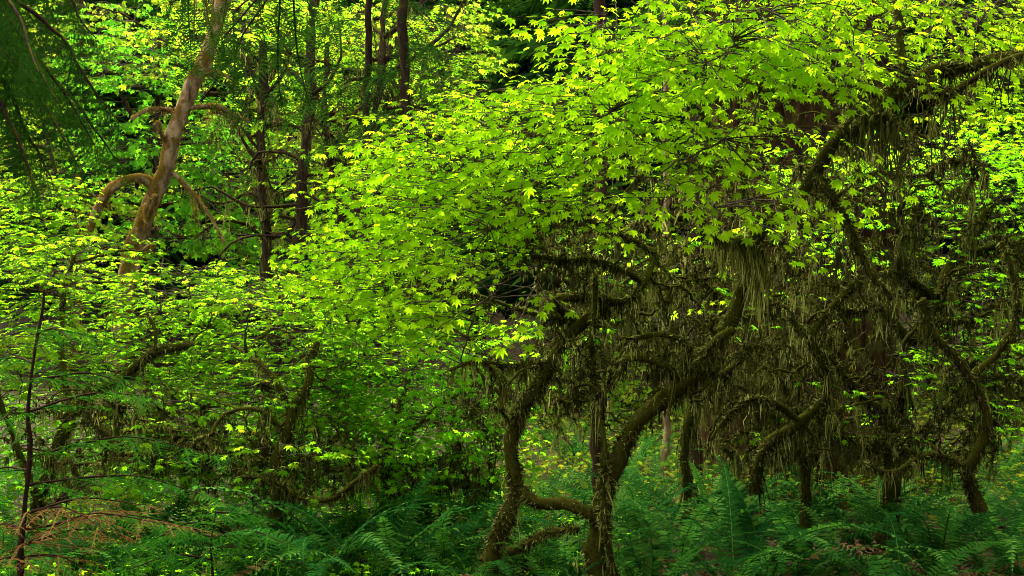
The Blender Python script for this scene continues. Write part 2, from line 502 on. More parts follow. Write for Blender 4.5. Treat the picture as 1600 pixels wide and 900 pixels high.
def broadleaf(name, label, cat, limbs, blobs, leaf='leaf_green', shapes=LEAF7, singles=0, group=None,
              bark='mossbark', moss='moss', fuzz_m=0, axis=None, step=0.07, twig_r=0.0045, branch_r=0.011):
    base = limb_pts(limbs[0][1])[0]
    base = np.array([base[0], base[1], float(gz(base[0], base[1]))])
    root = thing(name, label, cat, base, group)
    nodes, nrad = [], []
    for (nm, pts, r0, r1, dens, ln) in limbs:
        pw = limb_pts(pts)
        ym = np.mean([p[1] for p in pw])
        if nm == 'trunk' and pts is limbs[0][1]:
            pw = [np.array([pw[0][0], pw[0][1], base[2] - 0.12])] + ([pw[0]] if pw[0][2] > base[2] + 0.25 else []) + pw[1:]
        c = smooth_path(pw, step, min(0.03, r0 * K * ym * 0.6) * (0.25 if bark == 'alderbark' else 1))
        r = np.linspace(r0, r1, len(c)) * K * ym
        if nm == 'trunk': r = r * (1 + 0.25 * np.exp(-np.linspace(0, 1, len(c)) * 9))
        mb = MB(); limb_tube(mb, c, r, 10 if r0 * K * ym > 0.03 else 7)
        lo = mb.build(nm, M[bark], root, base, smooth=True)
        if dens > 0 or fuzz_m > 0:
            mm = MB()
            if dens > 0: moss_strands(mm, c, r, dens, ln)
            if fuzz_m > 0: fuzz(mm, c, r, fuzz_m * 2.6 * (0.3 + r.mean() / 0.05), 0.034)
            mm.build('hanging_moss', M[moss], lo, base, kind='stuff')
        nodes.append(c[len(c) // 5::3] if nm == 'trunk' else c[::3])
    nodes = np.vstack(nodes)
    if axis is None: axis = nodes.mean(0)
    LP, LD, LU, LS = [], [], [], []
    tw = MB(); fine = MB(); finem = MB()
    for b in blobs:
        px, py = b['c']; rx, ry = b['r']; y0, y1 = b['Y']
        n = b.get('n', 0); nb = b.get('nb', max(2, n // 12))
        def sample(m):
            q = rng.normal(0, 1, (m, 3)); q = norm(q) * rng.random((m, 1)) ** (1 / 2.4)
            Y = (y0 + y1) / 2 + q[:, 1] * (y1 - y0) / 2
            return np.stack([(px + q[:, 0] * rx - 800) * K * Y, Y, CZ + (HY - py - q[:, 2] * ry) * K * Y], 1)
        tg = sample(nb)
        for p1 in tg:
            dd = nodes - p1
            dist = np.linalg.norm(dd, axis=1) + 0.6 * np.maximum(0, dd[:, 2]) + rng.uniform(0, 0.25, len(nodes))
            p0 = nodes[int(np.argmin(dist))]
            L = np.linalg.norm(p1 - p0)
            if L < 0.12: continue
            t = np.linspace(0, 1, 11)[:, None]
            mid = (p0 + p1) / 2 + np.array([0, 0, b.get('arch', 0.16) * L * rng.uniform(0.0, 1.6)]) + rng.normal(0, 0.09 * L, 3)
            c = (1 - t) ** 2 * p0 + 2 * t * (1 - t) * mid + t ** 2 * p1
            if b.get('hook', 0): c[6:, 2] -= (np.linspace(0, 1, 5) ** 2) * b['hook'] * L * rng.uniform(0, 1)
            c[1:] += np.cumsum(rng.normal(0, 0.010 + 0.010 * L, (10, 3)), 0) * 0.6
            br = b.get('br', branch_r) * rng.uniform(0.6, 1.5) * (0.5 + 0.5 * min(L, 1.6))
            r = np.linspace(br * 1.25, br * 0.4, 11)
            mb = MB(); limb_tube(mb, c, r, 6, 0.3)
            bo = mb.build('branch', M[b.get('bark', bark)], root, base, smooth=True)
            if b.get('moss', 0) > 0:
                mm = MB()
                moss_strands(mm, c, r, b['moss'], b.get('ml', 0.15))
                if b.get('fuzz', 0): fuzz(mm, c, r, b['fuzz'], 0.022)
                mm.build('hanging_moss', M[b.get('mossmat', moss)], bo, base, kind='stuff')
            nodes = np.vstack([nodes, c[3::2]])
        nf = b.get('fine', 0)
        if nf:
            s = sample(nf)
            for part in np.array_split(np.arange(nf), 3):
                q = s[part]; m = len(q)
                D = np.linalg.norm(nodes[None] - q[:, None], axis=2) + rng.uniform(0, 0.3, (m, len(nodes)))
                p0 = nodes[np.argmin(D, 1)]
                dv = q - p0
                L = np.linalg.norm(dv, axis=1)[:, None, None]
                t = np.linspace(0, 1, 12)[None, :, None]
                C = p0[:, None] + dv[:, None] * t
                C[:, :, 2] += (np.sin(t[..., 0] * math.pi) * rng.uniform(-0.15, 0.32, (m, 1)) * L[:, :, 0])
                C[:, 1:] += np.cumsum(np.cumsum(rng.normal(0, 1, (m, 11, 3)), 1), 1) * L * 0.006 + np.cumsum(rng.normal(0, 0.012, (m, 11, 3)), 1)
                rr = 0.0035 + 0.016 * rng.random((m, 1)) ** 1.8 * (0.6 + 0.5 * np.minimum(L[:, :, 0], 1.2))
                batch_tubes(fine, C, np.linspace(1.1, 0.3, 12)[None] * rr * rng.uniform(0.75, 1.35, (m, 12)), 4)
                moss_on_many(finem, C, 0.008, b.get('fm', 1.0), b.get('ml', 0.12))
                nodes = np.vstack([nodes, C[:, 4::4].reshape(-1, 3)])
        # bare fine twigs
        nt_ = b.get('tw', 0)
        if nt_:
            s = sample(nt_)
            D = np.linalg.norm(nodes[None] - s[:, None], axis=2)
            p0 = nodes[np.argmin(D, 1)]
            t = np.linspace(0, 1, 7)[None, :, None]
            dv = s - p0
            C = p0[:, None] + dv[:, None] * t
            C[:, 1:] += np.cumsum(rng.normal(0, 0.02, (nt_, 6, 3)), 1) * (0.4 + np.linalg.norm(dv, axis=1)[:, None, None])
            batch_tubes(tw, C, np.linspace(1.1, 0.4, 7)[None] * rng.uniform(0.6, 1.2, (nt_, 1)) * twig_r, 3)
        if n:
            s = sample(n)
            D = np.linalg.norm(nodes[None] - s[:, None], axis=2) + 0.5 * np.maximum(0, (nodes[None, :, 2] - s[:, None, 2]))
            p0 = nodes[np.argmin(D, 1)]
            h = (s - p0) + 0.5 * (s - axis) * [1, 1, 0] * 0.4 + rng.normal(0, 0.25, (n, 3))
            h[:, 2] = h[:, 2] * 0.25 + rng.normal(0, 0.06, n)
            h = norm(h)
            fc = b.get('face', 0.0)
            nrm = norm(np.array([0.15 * fc, -fc, 1.0]))
            h = norm(h - nrm * (h @ nrm)[:, None])
            if 'head' in b: h = norm(h + np.array(b['head']) * 1.2)
            ln = b.get('len', 0.38) * rng.uniform(0.6, 1.3, n)
            lp, ld, lu, ls, stem = sprays(s, h, ln, b.get('pairs', 5), b.get('size', 0.1), *b.get('droop', (22, 16)), b.get('upj', 0.28), nrm)
            LP.append(lp); LD.append(ld); LU.append(lu); LS.append(ls)
            t = np.linspace(0, 1, 5)[None, :, None]
            mid = (p0 + s) / 2 + rng.normal(0, 0.04, (n, 3))
            mid = mid * 0.6 + 0.4 * (s - h * np.linalg.norm(s - p0, axis=1)[:, None] * 0.5)
            C = (1 - t) ** 2 * p0[:, None] + 2 * t * (1 - t) * mid[:, None] + t ** 2 * s[:, None]
            C = np.concatenate([C, stem[:, 1:]], 1)
            batch_tubes(tw, C, np.linspace(1.2, 0.35, C.shape[1])[None] * twig_r * np.ones((n, 1)), 3)
    fine.build('branchlets', M['mossbark'], root, base, kind='stuff')
    finem.build('hanging_moss', M[moss], root, base, kind='stuff')
    tw.build('twigs', M['twig'], root, base, kind='stuff')
    if LP:
        LP, LD, LU, LS = map(np.concatenate, (LP, LD, LU, LS))
        sx = LP[:, 0] / (K * LP[:, 1]) + 800; sy = HY - (LP[:, 2] - CZ) / (K * LP[:, 1])
        infr = (sx > -10) & (sx < 1610) & (sy > -10) & (sy < 910)
        score = np.where(infr, LS / LP[:, 1], 0)
        order = np.argsort(-score)
        one = order[:singles]; rest = order[singles:]
        if singles:
            Rm = basis(LD[one], LU[one])
            for i, k in enumerate(one):
                link('leaf', leaf_mesh(i % 3, leaf), root, mtx(Rm[i], LP[k] - base, LS[k]))
        mb = MB(); add_leaves(mb, LP[rest], LD[rest], LU[rest], LS[rest], shapes)
        mb.build('foliage', M[leaf], root, base, kind='stuff')
    return root

def B(cx, cy, rx, ry, y0, y1, n, **kw):
    return dict(c=(cx, cy), r=(rx, ry), Y=(y0, y1), n=int(n * 1.3), **{'nb': max(2, n // 12) if n else 0, **kw})

# ------------------------------------------------------------------ ground
def build_ground():
    xs = np.concatenate([np.linspace(-160, -22, 22), np.linspace(-20, 20, 121), np.linspace(22, 160, 22)])
    ys = np.concatenate([np.linspace(-40, 3, 16), np.linspace(4, 40, 121), np.linspace(42, 116, 24), [150, 300]])
    X, Y = np.meshgrid(xs, ys)
    Z = gz(X, Y) + rng.normal(0, 0.015, X.shape)
    mb = MB()
    nx, ny = len(xs), len(ys)
    i = np.arange(ny - 1)[:, None] * nx + np.arange(nx - 1)[None]
    q = np.stack([i, i + 1, i + nx + 1, i + nx], -1).reshape(-1, 4)
    mb.add(np.stack([X, Y, Z], -1).reshape(-1, 3), quads=q)
    m, n, out = mat_base('forest floor')
    c = ramp(n, noise(n, 2.2, 8, None, 0.75), [(0.30, (0.018, 0.011, 0.007)), (0.5, (0.05, 0.03, 0.015)), (0.62, (0.035, 0.045, 0.010)), (0.78, (0.03, 0.06, 0.012))])
    p = n.nodes.new("ShaderNodeBsdfPrincipled"); p.inputs['Roughness'].default_value = 0.95
    p.inputs['Specular IOR Level'].default_value = 0.1
    n.links.new(c, p.inputs['Base Color'])
    b = n.nodes.new("ShaderNodeBump"); b.inputs['Strength'].default_value = 0.8; b.inputs['Distance'].default_value = 0.06
    n.links.new(noise(n, 14, 6), b.inputs['Height']); n.links.new(b.outputs[0], p.inputs['Normal'])
    n.links.new(p.outputs[0], out.inputs[0])
    mb.build('ground', m, smooth=True, kind='structure')
build_ground()

def scatter(name, mat, n, xr, yr, size, lift, flat=True, shapes=LEAF5):
    u = rng.random(n)
    Y = yr[0] + (yr[1] - yr[0]) * u ** 1.3
    X = (rng.uniform(xr[0], xr[1], n) - 800) * K * Y
    Z = gz(X, Y) + rng.random(n) ** 1.5 * lift + 0.015
    d = rng.normal(0, 1, (n, 3)); d[:, 2] *= 0.35
    up = np.array([0, 0, 1.0]) + rng.normal(0, 0.35, (n, 3))
    mb = MB(); add_leaves(mb, np.stack([X, Y, Z], 1), d, up, size * rng.uniform(0.5, 1.4, n), shapes)
    if lift > 0.3:                      # thin stems that carry the leaves
        k = np.arange(0, n, 3); g = gz(X[k], Y[k]) - 0.02
        a = np.stack([X[k] + rng.normal(0, 0.05, len(k)), Y[k] + rng.normal(0, 0.05, len(k)), g], 1)
        b = np.stack([X[k], Y[k], Z[k]], 1)
        w = np.linspace(0, 1, 4)[None, :, None]
        batch_tubes(mb, a[:, None] * (1 - w) + b[:, None] * w + rng.normal(0, 0.01, (len(k), 4, 3)), np.full((len(k), 4), 0.0022), 3)
    mb.build(name, M[mat], kind='stuff')

scatter('leaf_litter', 'litter', 9000, (-200, 1800), (6.2, 18), 0.07, 0.05)
scatter('low_plants', 'leaf_green', 7000, (-200, 1000), (6.3, 11), 0.06, 0.35)
scatter('undergrowth', 'leaf_far_dark', 7000, (-400, 770), (9.6, 15), 0.09, 1.35)
scatter('ground_cover', 'cover', 22000, (760, 1750), (10.5, 30), 0.10, 0.6)

# ------------------------------------------------------------------ conifer sprays
def needle_spray(seed, length=0.6, side=0.26, gap=0.05, nl=0.022, nw=0.0022, ngap=0.006, droop=0.15, taper=0.8, mat='needle', side_ang=50, hang=0.0):
    """flat spray along +Y: an axis, side twigs, needles in two rows"""
    rg = np.random.default_rng(seed)
    mb = MB()
    lines = []
    n = int(length / gap)
    ax = np.linspace(0, 1, 9)
    A = np.stack([0.03 * np.sin(ax * 4 + rg.uniform(0, 6)) * length, ax * length, -droop * length * ax ** 2], 1)
    batch_tubes(mb, A[None], (np.linspace(0.006, 0.0018, 9) * (length / 0.6) ** 0.5)[None], 4, 0.1)
    lines.append((A, length))
    for i in range(n):
        t = (i + 0.6) / n
        p = np.array([np.interp(t, ax, A[:, k]) for k in range(3)])
        for s in (-1, 1):
            if rg.random() < 0.1: continue
            l = side * (1 - taper * t) * rg.uniform(0.7, 1.2) + 0.03
            a = math.radians(side_ang + rg.normal(0, 8))
            d = np.array([s * math.sin(a), math.cos(a), -0.08 + rg.normal(0, 0.08)])
            q = np.linspace(0, 1, 5)[:, None]
            c = p + d * l * q + np.array([0, 0, -1.0]) * (droop + hang) * l * q ** 2
            batch_tubes(mb, c[None], np.linspace(0.0022, 0.0008, 5)[None], 3, 0.1)
            lines.append((c, l))
    for c, l in lines:
        m = max(3, int(l / ngap))
        t = np.linspace(0.08, 1, m)
        f = t * (len(c) - 1); i0 = np.minimum(f.astype(int), len(c) - 2); w = (f - i0)[:, None]
        p = c[i0] * (1 - w) + c[i0 + 1] * w
        tg = norm(c[i0 + 1] - c[i0])
        sd = norm(np.cross(tg, [0, 0, 1.0]))
        for s in (-1, 1):
            d = norm(sd * s + tg * 0.45 + rg.normal(0, 0.13, (m, 3)))
            ll = nl * rg.uniform(0.7, 1.15, m)[:, None] * (1 - 0.5 * t[:, None] ** 4)
            V = np.stack([p - tg * nw, p + tg * nw, p + d * ll + tg * nw * 0.6, p + d * ll - tg * nw * 0.6], 1).reshape(-1, 3)
            mb.add(V, quads=np.arange(m * 4).reshape(-1, 4), var=np.repeat(rg.random(m) * 0.5 + rg.random() * 0.5, 4))
    return mb.mesh('needle_spray', M[mat])

def wood(mb, pts, r0, r1, sides=8, wig=0.01, step=0.1, lump=0.12):
    c = smooth_path(pts, step, wig)
    limb_tube(mb, c, np.linspace(r0, r1, len(c)), sides, lump)
    return c

def place(o_name, me, parent, base, pos, d, up, s=1.0, label=None):
    Rm = basis(np.asarray(d, float)[None], np.asarray(up, float)[None])[0]
    return link(o_name, me, parent, mtx(Rm, np.asarray(pos) - base, s), label=label)

FIR = [needle_spray(100 + i, 0.55, 0.22, 0.17, 0.040, 0.0036, 0.0175, 0.05, 0.45, 'needle', 30, 0.15) for i in range(3)]
HEM = [needle_spray(200 + i, 0.75, 0.36, 0.095, 0.024, 0.0036, 0.013, 0.22, 0.75, 'needle', 52, 0.3) for i in range(3)]
YNG = [needle_spray(300 + i, 0.5, 0.16, 0.065, 0.016, 0.0026, 0.009, 0.12, 0.7, 'needle_young', 55, 0.05) for i in range(3)]
DED = [needle_spray(400 + i, 0.5, 0.13, 0.08, 0.012, 0.0024, 0.012, 0.16, 0.75, 'needle_dead', 50, 0.1) for i in range(2)]
BIG = [needle_spray(500 + i, 2.6, 1.0, 0.16, 0.09, 0.012, 0.045, 0.28, 0.8, 'needle', 55, 0.45) for i in range(3)]

# ------------------------------------------------------------------ giant spruce behind the tangle
def giant():
    Y = 12.5
    x0 = (1245 - 800) * K * Y
    base = np.array([x0, Y, float(gz(x0, Y)) - 0.1])
    root = thing('spruce_tree', 'massive old spruce trunk with dark furrowed bark behind the moss tangle', 'tree', base)
    ns, nz = 260, 110
    a = np.linspace(0, 2 * math.pi, ns, endpoint=False)
    z = np.linspace(0, 1, nz) ** 1.3 * 24
    A, Z = np.meshgrid(a, z)
    rad = 1.22 * (1 - 0.018 * Z) + 0.34 * np.exp(-Z / 0.6) * (1 + 0.5 * np.sin(5 * A + 1) + 0.3 * np.sin(9 * A))
    rid = np.zeros_like(A)
    for f, am, w in ((17, .05, .4), (29, .05, .7), (43, .04, -.9), (61, .03, 1.3)):
        rid += am * np.abs(np.sin(f * A * 0.5 + w * np.sin(Z * 0.9 + f) + 0.6 * np.sin(Z * 2.3 + f * 2)))
    rid += 0.012 * np.sin(Z * 9 + 4 * np.sin(7 * A)) + rng.normal(0, 0.008, A.shape)
    rad = rad - 0.06 + rid
    V = np.stack([np.cos(A) * rad + base[0], np.sin(A) * rad + base[1], Z + base[2]], -1)
    mb = MB()
    i = np.arange(nz - 1)[:, None] * ns; k = np.arange(ns)[None]; k2 = (k + 1) % ns
    mb.add(V.reshape(-1, 3), quads=np.stack([i + k, i + k2, i + ns + k2, i + ns + k], -1).reshape(-1, 4))
    mb.build('trunk', M['spruce'], root, base)
    for i in range(46):
        h = 13.0 + i * 0.24
        a = i * 2.4 + rng.uniform(-0.4, 0.4)
        d = np.array([math.cos(a), math.sin(a), -0.25])
        p = base + np.array([d[0] * 1.1, d[1] * 1.1, h])
        place('bough', BIG[i % 3], root, base, p, d, (0, 0, 1), rng.uniform(1.0, 1.7))
giant()

# ------------------------------------------------------------------ far conifers on the slope
def conifer_crown(seed, H, Rb, n, mat='needle'):
    rg = np.random.default_rng(seed)
    mb = MB()
    z0 = 0.16
    for i in range(n):
        u = (i + rg.random()) / n
        z = H * (z0 + (1 - z0) * u)
        L = Rb * (1 - u) ** 0.8 * rg.uniform(0.6, 1.15) + 0.25
        a = rg.uniform(0, 2 * math.pi)
        d = np.array([math.cos(a), math.sin(a), 0.0]); s = np.array([-d[1], d[0], 0])
        m = max(5, int(L / 0.22))
        t = np.linspace(0.12, 1, m)
        c = np.outer(t * L, d); c[:, 2] = z - 0.30 * L * t ** 1.5 + 0.1 * L * t ** 4
        for sg in (-1, 1, 0):
            dd = (s * sg + d * 0.6) + rg.normal(0, 0.16, (m, 3))
            w = 0.45 * L * (1 - 0.75 * t) * rg.uniform(0.6, 1.2, m) + 0.12
            e = c + dd * w[:, None]; e[:, 2] -= w * rg.uniform(0.25, 0.9, m)
            b = d * (0.055 + 0.02 * L)
            mid = (c + e) / 2 + b * 1.3
            V = np.stack([c - b * .6, mid, e, (c + e) / 2 - b * 0.8], 1).reshape(-1, 3)
            mb.add(V, quads=np.arange(m * 4).reshape(-1, 4), var=np.repeat(rg.random(m), 4))
    return mb.mesh('crown', M[mat])

CROWNS = [conifer_crown(40 + i, 22, 3.6, 420) for i in range(3)]
def trunk_mesh(H, r0, r1, mat, sides=9):
    mb = MB(); wood(mb, [np.array([0, 0, -0.4]), np.array([0.05, 0, H * .5]), np.array([0, 0.05, H])], r0, r1, sides, 0.02, 0.6, 0.06)
    return mb.mesh('trunk', mat, smooth=True)
CTRUNK = trunk_mesh(21.5, 0.38, 0.05, M['darkbark'])
def turn(a, s=1.0):
    return np.array([[math.cos(a), -math.sin(a), 0], [math.sin(a), math.cos(a), 0], [0, 0, 1]])
for i, (px, Y, s, lab) in enumerate([(872, 27, 1.0, 'far grey green conifer rising behind the notch in the bright maple crown'),
                                     (985, 23, 1.05, 'tall dark conifer behind the topmost bright maple sprays'),
                                     (1130, 25, 1.1, 'dark conifer just left of the top of the giant trunk'),
                                     (745, 36, 1.0, 'distant conifer between the forked dark tree and the bright maple crown'),
                                     (545, 32, 0.9, 'distant conifer seen through the gaps left of the forked dark tree'),
                                     (1470, 27, 1.0, 'dark conifer behind the long mossy limb at the upper right')]):
    x = (px - 800) * K * Y
    b = np.array([x, Y, float(gz(x, Y))])
    r = thing('conifer_tree', lab, 'tree', b, 'conifers on the slope')
    m_ = mtx(turn(i * 1.3), (0, 0, 0), s)
    link('trunk', CTRUNK, r, m_); link('crown', CROWNS[i % 3], r, m_)

def crown_co(m0):
    co = np.zeros(len(m0.vertices) * 3, np.float32); m0.vertices.foreach_get('co', co)
    return co.reshape(-1, 3)
def wood_mass(name, places, sink, wide):
    mb = MB()
    for k, (x, y) in enumerate(places):
        co = crown_co(CROWNS[k % 3])
        rot = turn(rng.uniform(0, 6.28)) * rng.uniform(0.85, 1.25)
        mb.add(co @ rot.T * [wide, wide, 1] + [x, y, float(gz(x, y)) - sink], quads=np.arange(len(co)).reshape(-1, 4), var=np.repeat(rng.random(len(co) // 4), 4))
    mb.build(name, M['needle'], kind='stuff')
far = [(1050, 38), (1200, 35), (1330, 36), (1590, 37), (690, 47), (590, 44), (500, 38), (420, 46), (330, 40), (230, 45), (120, 39), (20, 43), (-90, 37), (1700, 42), (820, 54), (1000, 52),
       (1250, 50), (1400, 55), (560, 58), (300, 58), (100, 56), (1550, 56), (700, 62), (450, 64), (900, 66), (1130, 64), (200, 66), (1700, 62), (-60, 60), (160, 33)]
wood_mass('far_wood', [((px - 800) * K * Y, Y) for px, Y in far], 0, 1.0)

# unseen forest behind and beside the viewpoint, added to cut front skylight
wood_mass('forest', [(-7, -12), (7, -5), (12, -1), (4, -13), (-14, -8), (12, -11), (-18, -8), (18, -6), (0, -22), (9, -21), (-9, -22), (-18, -18), (18, -18),
                     (14, 6), (17, 12), (20, 19), (-15, 4), (-20, 14), (26, -14), (-26, -14), (24, 4)], 1.5, 1.15)

# ------------------------------------------------------------------ background trees with dark trunks
def bg_tree(label, trunk, branches, blobs, r0=9, r1=4, leaf='leaf_far', name='maple_tree', bark='darkbark', md=3, ml=0.25, bw=3.0, group=None, moss='moss'):
    limbs = [('trunk', trunk, r0, r1, md, ml)] + [('limb', b, bw, bw * 0.4, md * 1.6, ml) for b in branches]
    return broadleaf(name, label, 'tree', limbs, blobs, leaf, LEAF5, 0, group, bark, moss, 0, None, 0.16, 0.008, 0.03)

def FB(cx, cy, rx, ry, y0, y1, n, **kw):
    d = dict(face=0.4, size=0.17, len=0.75, pairs=6, droop=(24, 18), nb=max(3, n // 25), arch=0.12)
    n = int(n * 0.75)
    d.update(kw)
    return B(cx, cy, rx, ry, y0, y1, n, **d)

bg_tree('slender dark trunk left of the straight mossy trunk, with side limbs curving left',
        [(426, 640, 15), (420, 460, 15), (412, 300, 15), (408, 180, 15), (412, 90, 15), (402, -40, 15)],
        [[(415, 330, 15), (390, 300, 15.2), (350, 320, 15.4), (300, 300, 15.4)], [(412, 240, 15), (440, 235, 14.8), (470, 250, 14.6)],
         [(411, 260, 15), (390, 235, 15), (365, 190, 15), (330, 175, 15)], [(412, 150, 15), (440, 120, 14.8), (455, 70, 14.8), (450, 10, 14.8)], [(410, 100, 15), (375, 70, 14.8), (350, 60, 14.8), (335, 20, 14.8)],
         [(418, 380, 15), (385, 350, 14.8), (340, 345, 14.6), (305, 375, 14.6)], [(412, 200, 15), (395, 120, 15), (380, 80, 15)],
         [(414, 310, 15), (440, 290, 15), (462, 270, 15.2)]],
        [FB(360, 80, 140, 100, 15.6, 18, 70), FB(480, 150, 90, 110, 16, 18.5, 60)], 10, 6)
bg_tree('straight mossy dark trunk with one arching limb to its left',
        [(463, 640, 14), (466, 400, 14), (474, 290, 14), (481, 180, 14), (488, 60, 14), (490, -50, 14)],
        [[(466, 385, 14), (440, 370, 14), (400, 366, 14), (360, 380, 14), (340, 400, 14)], [(473, 255, 14), (445, 240, 14), (405, 240, 14), (390, 262, 14)],
         [(478, 210, 14), (455, 195, 14), (420, 198, 14)], [(473, 275, 14), (500, 275, 14), (540, 280, 14)], [(468, 320, 14), (430, 325, 13.9), (380, 318, 13.9), (330, 290, 13.8), (300, 300, 13.8)],
         [(480, 150, 14), (510, 130, 13.9), (535, 90, 13.9), (528, 30, 13.9)], [(484, 110, 14), (450, 80, 13.9), (430, 40, 13.9), (436, -10, 13.9)], [(472, 300, 14), (505, 320, 13.9), (530, 310, 13.9), (545, 330, 13.9)]],
        [FB(430, 230, 110, 150, 13.5, 16, 6, nb=30, moss=10, ml=.2, br=.034, bark='darkbark', fine=120, arch=.35, hook=.5), FB(470, 20, 100, 60, 14.5, 17, 40), FB(530, 200, 60, 120, 15.5, 17, 50)], 10.5, 7)
bg_tree('forked dark tree with limbs rising to the right above the bright maple',
        [(558, 560, 15), (566, 300, 15), (580, 220, 15), (594, 140, 15), (596, 60, 15), (606, -20, 15)],
        [[(592, 150, 15), (615, 110, 15), (660, 78, 15), (700, 45, 15), (735, -10, 15)], [(594, 95, 15), (640, 78, 15), (680, 82, 15)],
         [(575, 240, 15), (610, 215, 15), (650, 190, 15), (665, 180, 15)], [(595, 125, 15), (560, 122, 15), (535, 120, 15)],
         [(586, 190, 15), (545, 186, 15), (500, 190, 15)], [(600, 170, 15), (630, 165, 15.5), (650, 140, 15.5)], [(590, 150, 15), (555, 175, 14.8), (535, 215, 14.8), (512, 225, 14.8)], [(578, 232, 15), (548, 245, 14.8), (522, 228, 14.8), (505, 195, 14.8)],
         [(596, 60, 15), (625, 40, 14.8), (645, 5, 14.8)], [(572, 270, 15), (610, 255, 14.8), (640, 265, 14.8)]],
        [FB(620, 150, 110, 120, 14.5, 16.5, 6, nb=24, moss=10, ml=.2, br=.034, bark='darkbark', fine=120, arch=.35, hook=.4), FB(640, 40, 130, 60, 16, 18, 80), FB(560, 90, 80, 90, 16, 19, 70), FB(700, 90, 80, 60, 16, 19, 50)], 8.5, 4.5, bw=4)
bg_tree('thin dark trunk close behind the forked tree, splitting into upright limbs',
        [(640, 560, 17), (634, 300, 17), (630, 200, 17), (626, 130, 17), (622, 60, 17)],
        [[(632, 200, 17), (655, 165, 17), (662, 100, 17), (680, 60, 17)], [(630, 180, 17), (610, 140, 17), (600, 100, 17)]],
        [FB(620, 180, 90, 90, 16.5, 19.5, 70), FB(690, 160, 60, 60, 17, 20, 40)], 8, 4)
bg_tree('crooked thin dark trunk between the straight trunk and the forked tree',
        [(540, 600, 16), (530, 330, 16), (515, 250, 16), (508, 170, 16), (512, 80, 16), (500, -30, 16)],
        [[(515, 245, 16), (545, 260, 16), (565, 285, 16)], [(510, 180, 16), (490, 130, 16), (480, 90, 16)]],
        [FB(540, 250, 80, 80, 16, 19, 60)], 6, 3)

# leaning alder
broadleaf('alder_tree', 'leaning pale brown trunk with orange moss and one arm bent down to the left', 'tree',
          [('trunk', [(176, 640, 13), (200, 430, 13), (222, 350, 13), (258, 265, 13), (275, 200, 13), (302, 130, 13), (328, 70, 13), (352, -10, 13), (375, -90, 13)], 15, 10, 5, 0.07),
           ('limb', [(240, 290, 13), (218, 278, 12.9), (190, 284, 12.8), (165, 305, 12.7), (146, 340, 12.6), (136, 372, 12.6)], 8.5, 5.5, 3, 0.12),
           ('limb', [(268, 268, 13), (300, 300, 13), (330, 340, 13), (350, 378, 13)], 3.5, 2, 3, 0.2),
           ('limb', [(290, 170, 13), (330, 165, 13.2), (350, 170, 13.3), (390, 190, 13.4)], 5, 3, 5, 0.2),
           ('limb', [(268, 172, 13), (235, 170, 12.8), (205, 185, 12.6)], 4.5, 2.5, 5, 0.2),
           ('limb', [(306, 120, 13), (340, 112, 13), (372, 130, 13)], 4, 2, 3, 0.2),
           ('limb', [(262, 225, 13), (250, 205, 12.8), (246, 190, 12.7)], 5, 3, 20, 0.1), ('limb', [(222, 350, 13), (238, 325, 12.7), (244, 305, 12.6)], 5, 3.5, 20, 0.1),
           ('limb', [(240, 300, 13), (225, 330, 12.7), (228, 350, 12.6)], 4, 2, 20, 0.12), ('limb', [(205, 420, 13), (225, 390, 12.8), (240, 380, 12.7)], 4, 2, 20, 0.12)],
          [FB(330, 20, 120, 60, 12.5, 15, 40)], 'leaf_far', LEAF5, 0, None, 'alderbark', 'moss_gold', 160, None, 0.12, 0.007, 0.025)

# leafy background trees without a clear trunk in view
bg_tree('deep green maple behind the leaning trunk', [(230, 640, 19), (240, 300, 19), (250, 60, 19)], [],
        [FB(200, 80, 90, 90, 17, 21, 110), FB(240, 200, 100, 110, 16.5, 20, 150), FB(330, 260, 90, 90, 17, 20, 90), FB(310, 370, 110, 60, 16.5, 19, 80)], 7, 3, 'leaf_far_dark')
bg_tree('yellow green maple at the upper edge behind the drooping hemlock', [(110, 640, 23), (120, 250, 23), (130, -50, 23)], [],
        [FB(90, 60, 130, 90, 21, 25, 150), FB(60, 230, 110, 90, 20, 24, 110), FB(170, 320, 90, 60, 19, 22, 70)], 7, 3, 'leaf_far')
bg_tree('brown twiggy yellow maple far behind the dark trunks', [(380, 640, 24), (385, 250, 24), (390, -50, 24)], [],
        [FB(400, 60, 140, 90, 22, 27, 170), FB(420, 230, 150, 100, 21, 26, 170), FB(420, 370, 130, 60, 20, 24, 90)], 7, 3, 'leaf_far')
bg_tree('light green maple far behind the forked tree', [(640, 640, 26), (650, 250, 26), (660, -60, 26)], [],
        [FB(620, 70, 140, 100, 24, 29, 190), FB(560, 250, 130, 100, 22, 27, 140), FB(740, 70, 80, 80, 25, 29, 90), FB(610, 400, 130, 80, 21, 25, 90)], 7, 3, 'leaf_far')
bg_tree('yellow maple showing through the gap under the mossy limbs', [(900, 690, 22), (905, 640, 22), (910, 560, 22)], [],
        [FB(900, 620, 120, 60, 19, 24, 110), FB(960, 560, 120, 60, 20, 25, 80), FB(800, 560, 90, 90, 20, 24, 80)], 6, 3, 'leaf_far')
bg_tree('yellow green maple beyond the right side of the giant trunk', [(1540, 690, 22), (1545, 500, 22), (1540, 250, 22)], [],
        [FB(1540, 80, 120, 120, 20, 25, 120), FB(1520, 380, 110, 130, 19, 24, 140), FB(1570, 600, 90, 90, 18, 23, 80), FB(1450, 480, 60, 100, 19, 23, 50)], 6, 3, 'leaf_far')
bg_tree('green maple beyond the left side of the giant trunk', [(1010, 700, 19), (1010, 500, 19), (1005, 300, 19)], [],
        [FB(1000, 450, 100, 130, 18, 21, 90), FB(930, 330, 130, 120, 19, 23, 110), FB(1030, 620, 60, 90, 17, 20, 60)], 5, 3, 'leaf_far')

